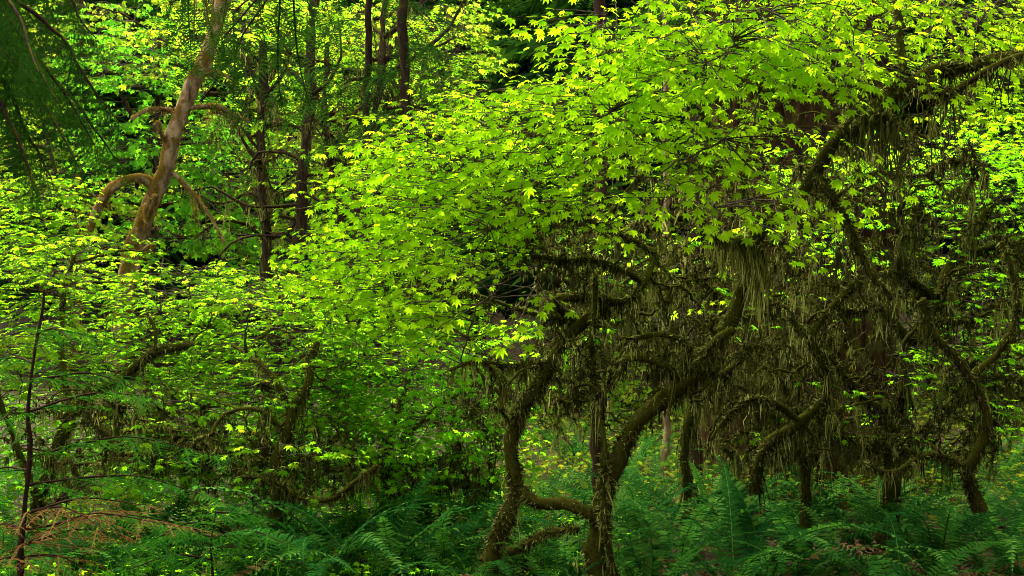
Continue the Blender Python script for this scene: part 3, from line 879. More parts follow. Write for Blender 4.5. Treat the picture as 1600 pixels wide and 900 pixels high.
# slim conifer poles behind the mossy maple
def pole(label, px, Y, r, top, bottom_mat, lean=0):
    x = (px - 800) * K * Y
    b = np.array([x, Y, float(gz(x, Y)) - 0.1])
    root = thing('slim_tree', label, 'tree', b)
    mb = MB(); wood(mb, [b, b + [lean * .4, 0, 3], b + [lean, 0, top]], r, r * .6, 9, 0.02, 0.12)
    t = mb.build('trunk', M[bottom_mat], root, b, smooth=True)
    for i in range(9):
        a = rng.uniform(0, 6.28); h = rng.uniform(0.5, 1) * top
        place('bough', BIG[i % 3], root, b, b + [lean * h / top, 0, h], (math.cos(a), math.sin(a), -.2), (0, 0, 1), rng.uniform(.4, .7))
pole('slim pale trunk seen between the mossy limbs and the giant trunk', 1041, 14, 0.06, 12, 'palebark')
pole('slim reddish trunk right behind the leaning mossy stem', 936, 9.5, 0.075, 11, 'stemwood')
pole('thin dark trunk standing in the green foliage left of the mossy maple', 566, 12, 0.06, 9, 'darkbark', 0.1)
pole('short dark trunk in shade under the middle foliage', 640, 11.5, 0.08, 9, 'darkbark', -0.1)
pole('dark trunk just left of the giant trunk', 1082, 11.3, 0.10, 12, 'darkbark', 0.1)

# ------------------------------------------------------------------ foreground mossy vine maple
TANG = dict(moss=11, ml=0.11, fuzz=1500, br=0.017, arch=0.3, hook=0.3)
main_limbs = [
    ('trunk', [(768, 860, 6.6), (790, 800, 6.6), (798, 740, 6.6), (802, 690, 6.6), (830, 625, 6.6), (868, 560, 6.7), (905, 505, 6.8), (945, 468, 6.8)], 12, 9, 22, 0.12),
    ('trunk', [(942, 905, 6.3), (938, 820, 6.3), (955, 742, 6.3), (990, 672, 6.3), (1032, 622, 6.3), (1075, 595, 6.3), (1112, 555, 6.3), (1145, 492, 6.3), (1168, 430, 6.3),
               (1190, 362, 6.2), (1232, 322, 6.1), (1272, 268, 6.0), (1312, 212, 5.9), (1378, 155, 5.8), (1440, 118, 5.8), (1530, 92, 5.8), (1640, 78, 5.8)], 14, 7, 16, 0.10),
    ('limb', [(800, 765, 6.6), (840, 785, 6.5), (880, 790, 6.4), (918, 803, 6.3), (938, 815, 6.3)], 10, 8, 14, 0.08),
    ('limb', [(795, 862, 6.5), (830, 850, 6.4), (868, 833, 6.3), (902, 826, 6.2)], 7, 4, 14, 0.07),
    ('limb', [(760, 880, 6.7), (775, 830, 6.8), (800, 790, 6.8)], 11, 8, 8, 0.1),
    ('limb', [(962, 900, 6.2), (950, 840, 6.1), (938, 780, 6.1), (944, 700, 6.2), (926, 620, 6.4), (925, 560, 6.5), (932, 470, 6.6), (930, 430, 6.6)], 5.5, 4.5, 16, 0.14),
    ('limb', [(905, 505, 6.8), (870, 470, 6.8), (900, 466, 6.7), (940, 466, 6.7), (970, 470, 6.7), (1000, 440, 6.7), (1025, 395, 6.8)], 8, 5, 22, 0.12),
    ('limb', [(1075, 595, 6.3), (1040, 575, 6.2), (1000, 562, 6.2), (960, 575, 6.2)], 9, 5, 22, 0.14),
    ('limb', [(1085, 590, 6.3), (1100, 545, 6.0), (1120, 528, 5.9), (1148, 520, 5.9)], 8, 6, 26, 0.15),
    ('limb', [(1060, 610, 6.3), (1080, 545, 6.2), (1040, 525, 6.2), (1000, 530, 6.2)], 6, 4, 20, 0.14),
    ('limb', [(1272, 272, 6.0), (1310, 320, 5.9), (1340, 385, 5.9), (1352, 425, 5.9), (1390, 465, 5.9)], 8, 4, 24, 0.16),
    ('limb', [(1168, 430, 6.3), (1190, 400, 6.1), (1150, 378, 6.0), (1120, 372, 5.9), (1095, 360, 5.9)], 7, 4, 40, 0.24),
    ('limb', [(1312, 212, 5.9), (1345, 190, 5.7), (1370, 180, 5.6), (1395, 190, 5.6)], 9, 6, 60, 0.26),
    ('limb', [(1378, 155, 5.8), (1412, 110, 5.8), (1408, 60, 5.8), (1402, -20, 5.8)], 7, 5, 12, 0.12),
    ('limb', [(1378, 155, 5.8), (1340, 132, 5.8), (1310, 105, 5.8), (1270, 58, 5.8)], 5, 2.5, 8, 0.12),
    ('limb', [(1340, 132, 5.8), (1300, 118, 5.7), (1250, 122, 5.7), (1210, 140, 5.6), (1130, 145, 5.6)], 4.5, 2, 16, 0.16),
    ('limb', [(1190, 362, 6.2), (1160, 300, 6.3), (1175, 210, 6.3), (1185, 165, 6.3)], 5, 3, 18, 0.18),
    ('limb', [(1180, 240, 6.3), (1140, 250, 6.2), (1100, 262, 6.1), (1060, 258, 6.0)], 5, 3, 26, 0.18),
    ('limb', [(1100, 262, 6.1), (1110, 190, 6.1), (1085, 165, 6.1), (1068, 155, 6.1)], 5, 3, 18, 0.14),
    ('limb', [(1025, 395, 6.8), (940, 352, 6.6), (880, 346, 6.5), (835, 340, 6.5), (815, 320, 6.5)], 5, 3, 28, 0.16),
    ('limb', [(1000, 440, 6.7), (940, 410, 6.5), (880, 405, 6.4), (830, 400, 6.4)], 6, 3, 26, 0.16),
    ('limb', [(868, 560, 6.7), (800, 575, 6.6), (740, 565, 6.5), (700, 580, 6.5)], 5, 3, 24, 0.14),
    ('limb', [(1440, 118, 5.8), (1480, 150, 5.8), (1540, 112, 5.7), (1640, 70, 5.7)], 6, 4, 30, 0.2),
    ('limb', [(940, 352, 6.6), (1010, 250, 6.4), (960, 240, 6.4), (900, 232, 6.3)], 5, 3, 22, 0.18),
    # long thin shoots that carry the bright left crown
    ('limb', [(945, 468, 6.8), (860, 400, 6.6), (760, 330, 6.5), (690, 290, 6.5)], 4, 1.5, 6, 0.1),
    ('limb', [(900, 232, 6.3), (850, 215, 6.3), (790, 200, 6.4), (730, 190, 6.5)], 3, 1.2, 4, 0.1),
    ('limb', [(905, 505, 6.8), (800, 480, 6.8), (700, 450, 7.0), (600, 420, 7.2)], 4, 1.5, 8, 0.12),
    ('limb', [(1010, 250, 6.4), (1000, 150, 6.3), (960, 90, 6.2), (930, 40, 6.2)], 4, 1.5, 3, 0.1),
    ('limb', [(1130, 145, 5.6), (1080, 100, 5.6), (1040, 70, 5.6)], 2.5, 1, 3, 0.1),
]
UP = dict(face=0.72, upj=0.24, droop=(12, 12), size=0.091, len=0.42, bark='twig', br=0.007)
main_blobs = [
    B(700, 240, 95, 80, 6.00, 7.10, 48, **UP), B(830, 200, 120, 90, 5.60, 6.92, 72, **UP), B(640, 320, 100, 100, 6.40, 7.50, 62, **UP),
    B(760, 330, 130, 110, 5.70, 6.96, 79, **UP), B(980, 160, 120, 90, 5.20, 6.46, 72, **UP), B(950, 45, 55, 45, 5.00, 5.55, 9, **UP),
    B(1080, 80, 140, 80, 5.00, 6.10, 106, **UP), B(1250, 70, 150, 80, 5.00, 6.38, 96, **UP), B(1110, 200, 140, 70, 5.60, 6.48, 39, **UP),
    B(1400, 80, 120, 80, 6.00, 7.10, 52, **UP), B(1530, 110, 90, 100, 6.00, 7.10, 28, **UP), B(620, 440, 120, 80, 6.60, 7.92, 66, **UP),
    B(720, 470, 100, 90, 6.20, 7.46, 45, **UP), B(560, 410, 60, 60, 7.00, 7.88, 26, **UP), B(900, 290, 140, 80, 5.80, 6.74, 45, **UP),
    B(1130, -15, 190, 45, 5.2, 6.6, 43, **UP), B(1400, -15, 190, 55, 5.4, 7, 58, **UP), B(1570, 10, 80, 60, 5.6, 7, 24, **UP),
    B(1200, 240, 170, 60, 5.20, 5.97, 19, **UP), B(1040, 290, 110, 50, 5.00, 5.55, 9, **UP), B(800, 450, 70, 60, 5.00, 5.55, 7, **UP),
    B(1180, 310, 120, 40, 4.60, 5.04, 5, **UP),
    B(1050, 420, 250, 120, 6.7, 8.0, 4, nb=26, tw=160, fine=235, **TANG), B(900, 600, 170, 110, 6, 7.4, 0, nb=18, tw=120, fine=161, **TANG),
    B(1180, 330, 200, 90, 6.6, 7.8, 4, nb=18, tw=140, fine=186, **TANG), B(1380, 250, 180, 110, 6.2, 7.4, 6, nb=20, tw=160, fine=186, **TANG),
    B(1100, 560, 120, 90, 6, 7.4, 0, nb=12, tw=100, fine=99, **TANG), B(860, 380, 120, 90, 6, 7.2, 0, nb=10, tw=100, fine=86, **TANG),
]
broadleaf('vine_maple', 'large mossy vine maple with two crooked stems and a bright yellow green crown', 'tree',
          main_limbs, main_blobs, 'leaf_bright', LEAF7, 300, None, 'mossbark', 'moss', 700, axis=np.array([2.0, 6.4, 3.0]))

# second mossy maple on the right, behind
right_limbs = [
    ('trunk', [(1392, 760, 8.2), (1388, 690, 8.2), (1400, 620, 8.2), (1430, 540, 8.2), (1460, 470, 8.2), (1500, 400, 8.2), (1540, 330, 8.2)], 13, 7, 24, 0.22),
    ('limb', [(1390, 640, 8.2), (1350, 620, 8.1), (1300, 560, 8), (1262, 530, 8), (1230, 500, 8)], 7, 4, 26, 0.22),
    ('limb', [(1430, 540, 8.2), (1380, 480, 8.1), (1330, 490, 8), (1290, 470, 8)], 7, 4, 28, 0.22),
    ('limb', [(1460, 470, 8.2), (1400, 410, 8), (1440, 330, 8), (1420, 260, 8)], 7, 4, 26, 0.22),
    ('limb', [(1430, 540, 8.2), (1490, 560, 8), (1550, 600, 8), (1620, 620, 8)], 7, 4, 26, 0.2),
    ('limb', [(1500, 400, 8.2), (1560, 380, 8), (1640, 370, 8)], 6, 4, 26, 0.2),
    ('trunk', [(1180, 770, 7.6), (1195, 700, 7.5), (1250, 660, 7.4), (1290, 600, 7.3), (1270, 540, 7.2), (1300, 480, 7.2), (1350, 430, 7.2)], 9, 5, 20, 0.15),
    ('limb', [(1250, 660, 7.4), (1200, 620, 7.2), (1150, 640, 7.1), (1110, 690, 7.0)], 6, 3, 24, 0.15),
    ('trunk', [(1530, 800, 7.4), (1510, 730, 7.3), (1545, 660, 7.2), (1520, 590, 7.1), (1470, 540, 7.0), (1440, 470, 7.0)], 9, 5, 20, 0.15),
    ('limb', [(1520, 590, 7.1), (1570, 540, 7.0), (1590, 460, 7.0), (1560, 380, 7.0)], 6, 3, 22, 0.15),
    ('limb', [(1510, 730, 7.3), (1450, 710, 7.2), (1400, 735, 7.1), (1340, 720, 7.0)], 6, 3, 24, 0.15),
    ('limb', [(1388, 690, 8.2), (1340, 690, 8), (1290, 660, 8), (1230, 640, 8), (1180, 650, 8)], 6, 3, 26, 0.2),
]
SL = dict(droop=(8, 10), size=0.095, len=0.42, bark='twig', br=0.008, head=(0.9, -0.3, 0))
TG2 = dict(TANG, ml=0.13, br=0.021)
broadleaf('vine_maple', 'dark moss draped vine maple in front of the giant trunk with few flat green sprays', 'tree', right_limbs,
          [B(1380, 270, 230, 70, 7.4, 9.6, 120, **SL), B(1520, 240, 110, 90, 7.4, 9.6, 70, **SL), B(1260, 370, 140, 50, 7.6, 9.4, 30, **SL),
           B(1520, 440, 100, 130, 7.4, 9.4, 55, **SL), B(1480, 560, 120, 50, 7, 8.6, 32, **SL), B(1300, 640, 140, 60, 7.2, 9, 12, **SL), B(1560, 650, 60, 40, 7, 8.5, 10, **SL),
           B(1330, 480, 190, 120, 7, 9.4, 0, nb=30, tw=200, fine=260, **TG2), B(1260, 620, 170, 90, 7.2, 9.4, 0, nb=20, tw=140, fine=186, **TG2),
           B(1500, 600, 110, 120, 7, 9, 0, nb=20, tw=140, fine=173, **TG2), B(1575, 480, 90, 200, 7.4, 9.4, 0, nb=14, tw=100, fine=200, **TG2), B(1500, 360, 120, 120, 7.2, 9, 0, nb=16, tw=120, fine=124, **TG2),
           B(1420, 690, 190, 60, 7, 9, 0, nb=24, tw=120, fine=198, **TG2), B(1200, 690, 120, 60, 7.4, 9.4, 4, nb=16, tw=100, fine=161, **TG2)],
          'leaf_green', LEAF7, 150, None, 'mossbark', 'moss', 500)
# mossy maple behind the left stem
broadleaf('vine_maple', 'thin stemmed moss hung vine maple between the crooked stems and the giant trunk', 'tree',
          [('trunk', [(1075, 770, 9), (1072, 700, 9), (1082, 620, 9), (1060, 540, 9), (1040, 460, 9), (1060, 380, 9)], 8, 5, 24, 0.25),
           ('limb', [(1082, 620, 9), (1130, 560, 9), (1190, 540, 9), (1240, 545, 9)], 5, 3, 28, 0.25),
           ('limb', [(1060, 540, 9), (1000, 500, 9), (940, 510, 9), (880, 530, 9)], 5, 3, 28, 0.25),
           ('limb', [(1040, 460, 9), (1100, 420, 9), (1170, 440, 9)], 5, 3, 28, 0.25)],
          [B(1020, 500, 190, 120, 8, 10, 0, nb=26, tw=180, fine=186, **TG2), B(1170, 560, 130, 110, 8, 10, 0, nb=20, tw=140, fine=148, **TG2), B(960, 400, 150, 60, 8, 9.6, 40, **SL),
           B(860, 520, 90, 70, 8, 9.5, 20, nb=12, tw=80, **TG2), B(1150, 480, 120, 50, 8, 9.4, 14, **SL)],
          'leaf_green', LEAF7, 60, None, 'mossbark', 'moss', 300)

# middle green maple
MID = dict(face=0.3, upj=0.16, droop=(12, 10), size=0.092, len=0.42, br=0.008)
broadleaf('vine_maple', 'lower green vine maple in the middle with flat layered sprays over the ferns', 'tree',
          [('trunk', [(610, 870, 9), (600, 780, 9), (612, 700, 9), (630, 620, 9), (650, 540, 9)], 7, 4, 12, 0.15),
           ('limb', [(612, 700, 9), (560, 640, 9), (520, 590, 9)], 4, 2, 12, 0.15),
           ('limb', [(612, 700, 9), (680, 640, 8.8), (740, 600, 8.6), (770, 560, 8.6)], 4, 2, 16, 0.15),
           ('trunk', [(700, 860, 9.2), (690, 760, 9.2), (710, 680, 9.2), (700, 600, 9.2)], 6, 3, 12, 0.15)],
          [B(650, 560, 120, 90, 7.8, 10, 91, **MID), B(640, 650, 120, 60, 7.8, 10, 62, **MID), B(740, 610, 70, 80, 7.6, 9.4, 35, **MID), B(680, 720, 100, 50, 8, 10.2, 42, **MID),
           B(560, 600, 80, 80, 8, 10, 42, **MID), B(580, 740, 90, 40, 8, 10, 21, **MID), B(740, 700, 70, 90, 7.4, 9.6, 30, nb=16, tw=100, fine=160, moss=16, ml=.13, fuzz=1200, arch=.3), B(620, 740, 110, 60, 8, 10, 40, nb=14, tw=100, fine=160, moss=14, ml=.12, fuzz=1000, arch=.3, size=.08)],
          'leaf_green', LEAF7, 250, None, 'mossbark', 'moss', 200)

# left vine maples
LFT = dict(face=0.22, upj=0.16, droop=(10, 9), size=0.10, len=0.45, br=0.009)
broadleaf('vine_maple', 'vine maple with a dark mossy stem forking near the ground, lime leaves above', 'tree',
          [('trunk', [(432, 850, 7.6), (430, 770, 7.6), (432, 720, 7.6), (448, 670, 7.6), (452, 640, 7.6), (480, 600, 7.6), (500, 540, 7.7)], 13, 5, 16, 0.14),
           ('trunk', [(500, 900, 7.2), (470, 875, 7.4), (445, 850, 7.5), (434, 830, 7.6)], 13, 12, 10, 0.08),
           ('limb', [(434, 845, 7.6), (400, 838, 7.4), (370, 830, 7.3), (345, 812, 7.2)], 11, 7, 16, 0.12),
           ('limb', [(436, 735, 7.6), (460, 770, 7.4), (510, 780, 7.2), (550, 760, 7.1), (588, 732, 7.0)], 5, 4.5, 18, 0.12),
           ('limb', [(448, 680, 7.6), (420, 650, 7.5), (390, 640, 7.4), (350, 650, 7.4), (330, 680, 7.3)], 4, 2.5, 14, 0.12),
           ('limb', [(452, 640, 7.6), (430, 590, 7.6), (400, 560, 7.7), (360, 540, 7.8)], 5, 2, 14, 0.12),
           ('limb', [(432, 760, 7.6), (400, 745, 7.5), (370, 750, 7.4)], 5, 3, 20, 0.14)],
          [B(430, 490, 110, 80, 7.4, 9.6, 90, **LFT), B(430, 580, 150, 70, 7.7, 9.6, 106, **LFT), B(520, 520, 80, 90, 7.2, 9.2, 65, **LFT), B(360, 640, 130, 45, 7.5, 9.2, 49, **LFT),
           B(500, 650, 80, 50, 7.6, 9.2, 49, **LFT), B(520, 720, 80, 40, 7, 9, 19, **LFT), B(350, 720, 150, 50, 7.6, 9.4, 40, nb=14, tw=90, moss=14, ml=.11, **LFT),
           B(430, 710, 160, 90, 7, 8.8, 20, nb=22, tw=140, fine=300, moss=16, ml=.12, fuzz=1300, arch=.3)],
          'leaf_lime', LEAF7, 300, None, 'mossbark', 'moss', 350)
broadleaf('vine_maple', 'vine maple with a bent mossy limb, its lime leaf tiers below the leaning trunk', 'tree',
          [('trunk', [(60, 800, 8.8), (90, 700, 8.8), (125, 622, 8.8), (185, 600, 8.7), (235, 555, 8.6), (262, 545, 8.6), (310, 538, 8.6)], 10, 6, 18, 0.12),
           ('limb', [(242, 552, 8.6), (246, 520, 8.6), (232, 490, 8.6)], 4, 2, 8, 0.1),
           ('limb', [(125, 622, 8.8), (150, 660, 8.6), (190, 695, 8.4), (250, 722, 8.3)], 7, 5, 18, 0.12),
           ('limb', [(185, 692, 8.4), (185, 660, 8.4), (200, 640, 8.4)], 4, 2, 12, 0.12),
           ('limb', [(250, 722, 8.3), (230, 680, 8.2), (260, 645, 8.2), (300, 640, 8.2)], 4, 2, 14, 0.12),
           ('limb', [(110, 650, 8.8), (95, 560, 8.9), (100, 470, 9.0), (115, 400, 9.1)], 5, 3, 10, 0.12),
           ('limb', [(60, 790, 8.8), (20, 680, 8.8), (-20, 560, 8.8)], 5, 3, 8, 0.12)],
          [B(80, 430, 120, 70, 8.4, 10.4, 90, **LFT), B(290, 460, 130, 60, 8.2, 10.4, 98, **LFT), B(190, 530, 190, 60, 8.6, 10.6, 122, **LFT), B(60, 540, 100, 70, 7.8, 9.8, 57, **LFT),
           B(100, 620, 120, 60, 8.8, 10.4, 49, **LFT), B(270, 600, 120, 60, 8.5, 10.2, 65, **LFT), B(200, 700, 180, 60, 8.3, 10, 41, **LFT), B(10, 640, 70, 110, 8.8, 10.6, 50, **LFT), B(120, 760, 140, 40, 7.4, 9, 19, **LFT),
           B(200, 680, 190, 90, 7.4, 9, 20, nb=22, tw=140, fine=300, moss=16, ml=.12, fuzz=1300, arch=.3)],
          'leaf_lime', LEAF7, 300, None, 'mossbark', 'moss', 350)
broadleaf('vine_maple', 'pale yellow leaved maple at the edge beneath the drooping hemlock boughs', 'tree',
          [('trunk', [(100, 780, 11.5), (110, 600, 11.5), (128, 430, 11.5), (120, 350, 11.5)], 6, 3, 10, 0.2),
           ('limb', [(125, 420, 11.5), (110, 400, 11.4), (80, 390, 11.3), (50, 380, 11.2)], 3, 2, 10, 0.15)],
          [B(50, 310, 70, 45, 10.5, 12, 60, **dict(LFT, size=0.12)), B(110, 390, 110, 50, 10.5, 12.5, 60, **dict(LFT, size=0.12)), B(20, 380, 60, 40, 10.4, 12, 30, **dict(LFT, size=0.12))],
          'leaf_lime', LEAF7, 80, None, 'alderbark', 'moss_gold', 150)

# ------------------------------------------------------------------ conifer boughs
def hanging_fir():
    b = np.array([-3.0, 4.6, float(gz(-3.0, 4.6)) - 0.1])
    root = thing('fir_tree', 'fir whose needled boughs hang in along the top edge in front of the leaning trunk', 'tree', b)
    mb = MB(); wood(mb, [b, b + [0.05, 0, 4], b + [0, 0, 11]], 0.22, 0.08, 10, 0.02)
    mb.build('trunk', M['darkbark'], root, b, smooth=True)
    # bough end, depth, then sprays hanging from it: column, top row, length in rows, sideways lean
    rows = [(330, -25, 4.6, [(268, -15, 95, -.1), (285, -20, 130, .1), (300, -25, 150, .0), (315, -10, 110, .25)], 1.0),
            (480, -30, 4.2, [(352, -20, 120, .0), (362, 20, 160, .15), (376, 60, 130, -.15), (400, -30, 120, .2), (345, 60, 90, .3)], 0.35),
            (560, -20, 4.4, [(432, -30, 190, .05), (455, -10, 175, .1), (470, -30, 100, .4), (500, -30, 90, .3), (525, -25, 90, .15)], 0.25)]
    for (pxe, pye, Y, sps, li) in rows:
        e = P(pxe, pye, Y)
        p0 = b + [0, 0, e[2] - b[2] + 0.55]
        mid = (p0 + e) / 2 + [0, 0, 0.22]
        mb = MB(); c = wood(mb, [p0, mid, e], 0.03, 0.006, 6, 0.02)
        bo = mb.build('bough', M['darkbark'], root, b, smooth=True)
        _ = [(px + rng.normal(0, 16), py + rng.uniform(-15, 45), l * rng.uniform(.5, .9), lean + rng.normal(0, .25)) for px, py, l, lean in sps]
        for j, (px, py, l, lean) in enumerate(sps):
            q = P(px, py, Y + rng.normal(0, 0.1))
            k = int(np.argmin(np.linalg.norm(c - q, axis=1)))
            if np.linalg.norm(c[k] - q) > 0.04:
                mb = MB(); wood(mb, [c[k], (c[k] + q) / 2 + [0.02, 0, 0.02], q], 0.006, 0.004, 5, 0.004, 0.05)
                mb.build('branchlet', M['darkbark'], bo, b, smooth=True)
            sp = link('needle_spray', FIR[j % 3], bo)
            d = np.array([lean, rng.normal(0, 0.15), -1.0])
            sp.matrix_basis = mtx(basis(d[None], np.array([[rng.normal(0, .35), -1.0, 0.2]]))[0], q - b, l * K * Y / 0.55)
        n = len(c)
        mm = MB(); moss_strands(mm, c[n // 2:], np.full(n, 0.02), 10 * li, 0.3); mm.build('hanging_moss', M['moss'], bo, b, kind='stuff')
hanging_fir()

def hemlock_left():
    Y = 8.6
    x = (-75 - 800) * K * Y
    b = np.array([x, Y, float(gz(x, Y)) - 0.1])
    root = thing('hemlock_tree', 'dark hemlock at the edge with long boughs drooping over the yellow leaved maple', 'tree', b)
    mb = MB(); wood(mb, [b, b + [0.05, 0, 4], b + [0.1, 0, 13]], 0.26, 0.08, 10, 0.02)
    mb.build('trunk', M['darkbark'], root, b, smooth=True)
    for (py, pe, pye, dy) in [(-120, 150, 60, -0.6), (-30, 185, 190, -0.3), (20, 150, 230, 0.3), (60, 120, 250, -0.8), (0, 90, 160, -1.4), (90, 80, 280, 0.4), (-160, 90, 40, 0.5),
                              (120, 60, 300, -0.6), (-60, 60, 110, -2.0), (-200, 230, -30, -1.0), (40, 190, 260, 1.0)]:
        p0 = np.array([b[0], b[1], CZ + (HY - py) * K * Y])
        e = P(pe, pye, Y + dy)
        mid = (p0 * 0.5 + e * 0.5) + [0, 0, 0.35]
        mb = MB(); c = wood(mb, [p0, mid, e], 0.035, 0.006, 6, 0.02, 0.13)
        bo = mb.build('bough', M['darkbark'], root, b, smooth=True)
        n = len(c)
        for i in range(2, n):
            for s in (-1, 1):
                ax = norm((c[min(i + 1, n - 1)] - c[i - 1])[None])[0]
                sd = np.cross(ax, [0, 0, 1.0]) * s
                d = sd * 0.8 + ax * 0.5 + np.array([0, 0, -0.75]) + rng.normal(0, .15, 3)
                sp = link('needle_spray', HEM[(i + s) % 3], bo)
                sp.matrix_basis = mtx(basis(d[None], np.array([[0, 0, 1.0]]) + rng.normal(0, .2, (1, 3)))[0], c[i] - b, rng.uniform(0.5, 0.85) * (1.15 - 0.6 * i / n))
hemlock_left()

def sapling(label, stem, boughs, r=0.022, seed_mats=YNG):
    pts = [P(*p) for p in stem]
    b = np.array([pts[0][0], pts[0][1], float(gz(pts[0][0], pts[0][1])) - 0.05])
    root = thing('hemlock_sapling', label, 'sapling', b)
    mb = MB(); c = wood(mb, [b] + pts[1:], r, r * 0.3, 7, 0.016, 0.08, 0.25)
    mb.build('stem', M['stemwood'], root, b, smooth=True)
    for (h, dpx, dpy, dY, dead) in boughs:
        py = h
        i = int(np.argmin(np.abs((HY - (c[:, 2] - CZ) / (K * c[:, 1])) - py)))
        p0 = c[i]
        px0 = p0[0] / (K * p0[1]) + 800
        e = P(px0 + dpx, py + dpy, p0[1] + dY)
        L = np.linalg.norm(e - p0)
        mid = (p0 + e) / 2 + [0, 0, 0.10 * L]
        mb = MB(); cc = wood(mb, [p0, mid, e], 0.008, 0.002, 5, 0.006, 0.06)
        bo = mb.build('bough', M['stemwood'], root, b, smooth=True)
        if dead: bo['label'] = 'dead rust brown bough'
        S = DED if dead else YNG
        n = len(cc)
        for j in range(1, n, 3):
            ax = norm((cc[min(j + 1, n - 1)] - cc[j - 1])[None])[0]
            for s in (-1, 1):
                sd = np.cross(ax, [0, 0, 1.0]) * s
                d = sd * 0.8 + ax * 0.8 + np.array([0, 0, -0.12]) + rng.normal(0, .08, 3)
                sp = link('needle_spray', S[(j + s) % len(S)], bo)
                sp.matrix_basis = mtx(basis(d[None], np.array([[0, 0, 1.0]]) + rng.normal(0, .15, (1, 3)))[0], cc[j] - b, rng.uniform(0.5, 0.95) * (1.1 - 0.55 * j / n))
sapling('thin dark hemlock sapling with rust brown dead lower boughs and green upper boughs',
        [(22, 960, 5.6), (32, 850, 5.6), (42, 720, 5.6), (50, 620, 5.6), (62, 520, 5.6), (70, 450, 5.6)],
        [(515, 60, 25, -0.4, 0), (560, -60, 15, 0.3, 0), (590, 200, 35, -0.3, 0), (640, 190, -20, 0.5, 0), (650, -60, 20, -.4, 0),
         (715, 300, 0, -0.2, 0), (735, -80, 20, .3, 0), (760, 330, 30, .4, 0), (800, 190, -10, 0.2, 1), (810, 130, 20, -0.5, 1), (820, -60, 15, 0.3, 1), (840, 230, -20, -0.5, 1),
         (852, 160, -15, 0.5, 1), (865, 110, 30, -.2, 1), (875, -50, 10, -.3, 1), (830, 300, 10, .9, 0)])
sapling('low green hemlock sapling in the ferns right of the dead brown boughs',
        [(330, 960, 6.4), (333, 880, 6.4), (338, 800, 6.4)],
        [(810, 90, 25, 0.4, 0), (815, -90, 25, -0.4, 0), (835, 130, 20, -0.3, 0), (840, -120, 20, 0.4, 0), (860, 120, 20, .3, 0), (870, -130, 20, -.4, 0)], 0.012)

# ------------------------------------------------------------------ sword ferns
def frond(seed, arch, n=32, L=1.15, mat='fern', wmax=0.10):
    rg = np.random.default_rng(seed)
    mb = MB()
    t = np.linspace(0, 1, 15)
    ang = math.radians(74) - arch * t ** 1.25
    st = L / 14
    y = np.concatenate([[0], np.cumsum(np.cos(ang[:-1]) * st)]); z = np.concatenate([[0], np.cumsum(np.sin(ang[:-1]) * st)])
    x = 0.05 * L * np.sin(t * 2.2 + rg.uniform(0, 6)) * t
    A = np.stack([x - x[0], y, z], 1)
    batch_tubes(mb, A[None], np.linspace(0.005, 0.0015, 15)[None], 4, 0.95)
    u = np.linspace(0.12, 1, n)
    p = np.stack([np.interp(u, t, A[:, k]) for k in range(3)], 1)
    p2 = np.stack([np.interp(np.minimum(u + 0.01, 1.0), t, A[:, k]) for k in range(3)], 1)
    p1 = np.stack([np.interp(u - 0.01, t, A[:, k]) for k in range(3)], 1)
    tg = norm(p2 - p1)
    sd = np.array([1.0, 0, 0])
    nr = norm(np.cross(np.broadcast_to(sd, tg.shape), tg))
    prof = wmax * np.minimum(1, (u - 0.05) / 0.2) ** 0.7 * (1 - u ** 2.6 * 0.93)
    w = L / n * 0.41
    for s in (-1, 1):
        l = (prof * rg.uniform(0.88, 1.1, n))[:, None]
        d = norm(sd * s + tg * (0.18 + 0.5 * u[:, None] ** 2) + nr * rg.normal(0.08, 0.12, (n, 1)))
        tip = p + d * l - nr * l * 0.12
        mid = p + d * l * 0.45 + nr * l * 0.05
        V = np.stack([p - tg * w * .75, p + tg * w * .75, mid + tg * w * 0.8, mid - tg * w * 0.7, tip], 1).reshape(-1, 3)
        o = np.arange(n)[:, None] * 5
        mb.add(V, tris=np.concatenate([o + [3, 2, 4]], 0), quads=o + [0, 1, 2, 3], var=np.repeat(rg.random(n) * 0.3 + 0.3 * rg.random(), 5))
    return mb.mesh('frond', M[mat])
FROND = [frond(700 + i, a) for i, a in enumerate((1.2, 1.5, 1.75, 2.0, 2.2, 2.45))]
FRDEAD = [frond(760 + i, a, 22, 1.0, 'fern_dead', 0.08) for i, a in enumerate((2.2, 2.6))]

def fern(px, Y, size, label, group, nf):
    x = (px - 800) * K * Y
    b = np.array([x, Y, float(gz(x, Y)) - 0.02])
    r = thing('sword_fern', label, 'fern', b, group)
    a0 = rng.uniform(0, 6.28)
    for i in range(nf):
        a = a0 + i * 2.399 + rng.normal(0, 0.2)
        dead = rng.random() < 0.14
        me = FRDEAD[i % 2] if dead else FROND[int(np.clip(rng.normal(2.4, 1.5), 0, 5))]
        tilt = rng.normal(0.12, 0.16) + (0.35 if dead else 0)
        ca, sa = math.cos(a), math.sin(a)
        rz = np.array([[ca, -sa, 0], [sa, ca, 0], [0, 0, 1]])
        ct, s_ = math.cos(-tilt), math.sin(-tilt)
        rx = np.array([[1, 0, 0], [0, ct, -s_], [0, s_, ct]])
        rt = rng.normal(0, .25); ry = np.array([[math.cos(rt), 0, math.sin(rt)], [0, 1, 0], [-math.sin(rt), 0, math.cos(rt)]])
        o = link('frond', me, r, mtx(rz @ rx @ ry, (0.03 * -sa, 0.03 * ca, 0), size * rng.uniform(0.7, 1.15)))
        if dead: o['label'] = 'dead brown frond'
ORD = ['first', 'second', 'third', 'fourth', 'fifth', 'sixth', 'seventh', 'eighth', 'ninth', 'tenth', 'eleventh', 'twelfth', 'thirteenth', 'fourteenth', 'fifteenth',
       'sixteenth', 'seventeenth', 'eighteenth', 'nineteenth', 'twentieth', 'twenty-first', 'twenty-second', 'twenty-third', 'twenty-fourth']
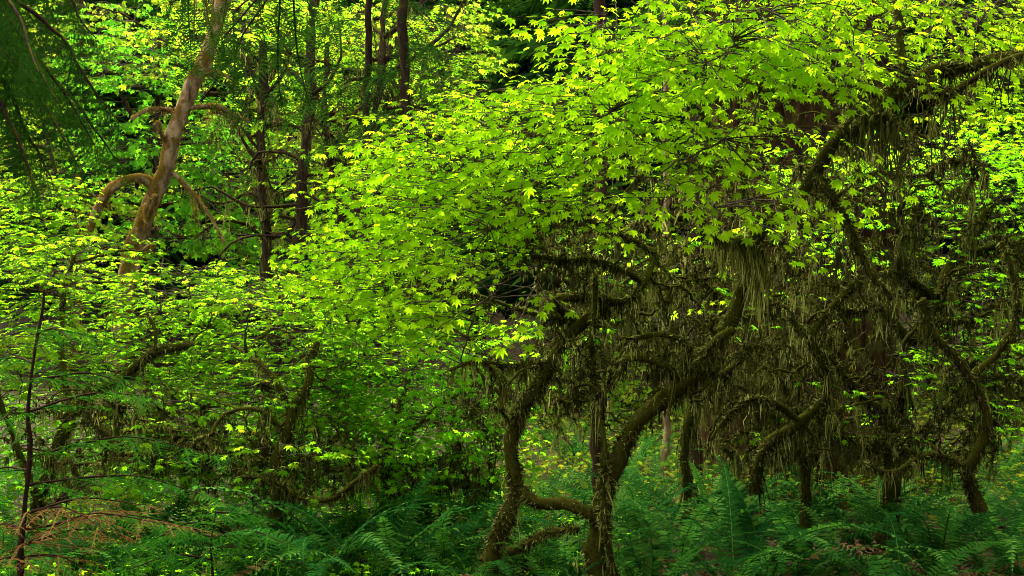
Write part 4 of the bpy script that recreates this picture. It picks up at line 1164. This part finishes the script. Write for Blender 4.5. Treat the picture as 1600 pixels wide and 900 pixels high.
zones = [  # px0, px1, Y0, Y1, count, size, place, group
    (960, 1650, 6.5, 7.4, 10, 1.1, 'in the near row right of the crooked stems', 'near ferns right of the crooked stems'),
    (960, 1650, 7.9, 9.2, 12, 1.15, 'in the middle row before the giant trunk', 'ferns before the giant trunk'),
    (960, 1640, 9.6, 11.2, 16, 1.0, 'in the back row at the foot of the giant trunk', 'ferns at the foot of the giant trunk'),
    (470, 770, 6.6, 7.6, 7, 1.2, 'in the near row left of the crooked stems', 'ferns left of the crooked stems'),
    (480, 780, 8.2, 9.4, 8, 0.95, 'in the second row left of the crooked stems', 'ferns in the second row left of the crooked stems'),
    (600, 940, 10, 12, 9, 0.9, 'further back behind the crooked mossy stems', 'ferns behind the crooked stems'),
    (775, 945, 6.2, 8.2, 9, 0.85, 'between the two crooked mossy stems', 'ferns between the crooked stems'),
    (-60, 600, 9.6, 13, 16, 0.9, 'in the back row behind the forked mossy stem', 'ferns behind the forked mossy stem'),
    (-20, 470, 6.4, 8.6, 18, 0.8, 'under the low hemlock boughs', 'ferns under the low hemlock boughs'),
    (1330, 1700, 11.8, 15, 14, 0.95, 'in the far row right of the giant trunk', 'ferns right of the giant trunk'),
    (850, 1070, 12.5, 17, 12, 0.8, 'in the lit clearing beyond the stems', 'ferns in the lit clearing'),
]
for (a, b_, y0, y1, n, s, lab, grp) in zones:
    for i in range(n):
        u = (i + rng.uniform(0.2, 0.8)) / n
        fern(a + (b_ - a) * u, rng.uniform(y0, y1), s * rng.uniform(0.75, 1.2), ORD[i] + ' fern from the left ' + lab, grp, int(rng.integers(9, 14)))

# mossy snag in the ferns
def snag():
    Y = 8.4
    b = P(1262, 800, Y); b[2] = float(gz(b[0], b[1])) - 0.05
    root = thing('snag', 'short broken mossy stub standing up out of the ferns below the giant trunk', 'stump', b)
    mb = MB(); c = wood(mb, [b, P(1258, 760, Y), P(1250, 705, Y)], 0.06, 0.035, 9, 0.01, 0.05, 0.25)
    t = mb.build('trunk', M['mossbark'], root, b, smooth=True)
    mm = MB(); fuzz(mm, c, np.full(len(c), .045), 900, .03); moss_strands(mm, c, np.full(len(c), .045), 20, .1)
    mm.build('hanging_moss', M['moss'], t, b, kind='stuff')
snag()
print('objects', len(bpy.data.objects), 'verts', sum(len(m.vertices) for m in bpy.data.meshes), 'polys', sum(len(m.polygons) for m in bpy.data.meshes))
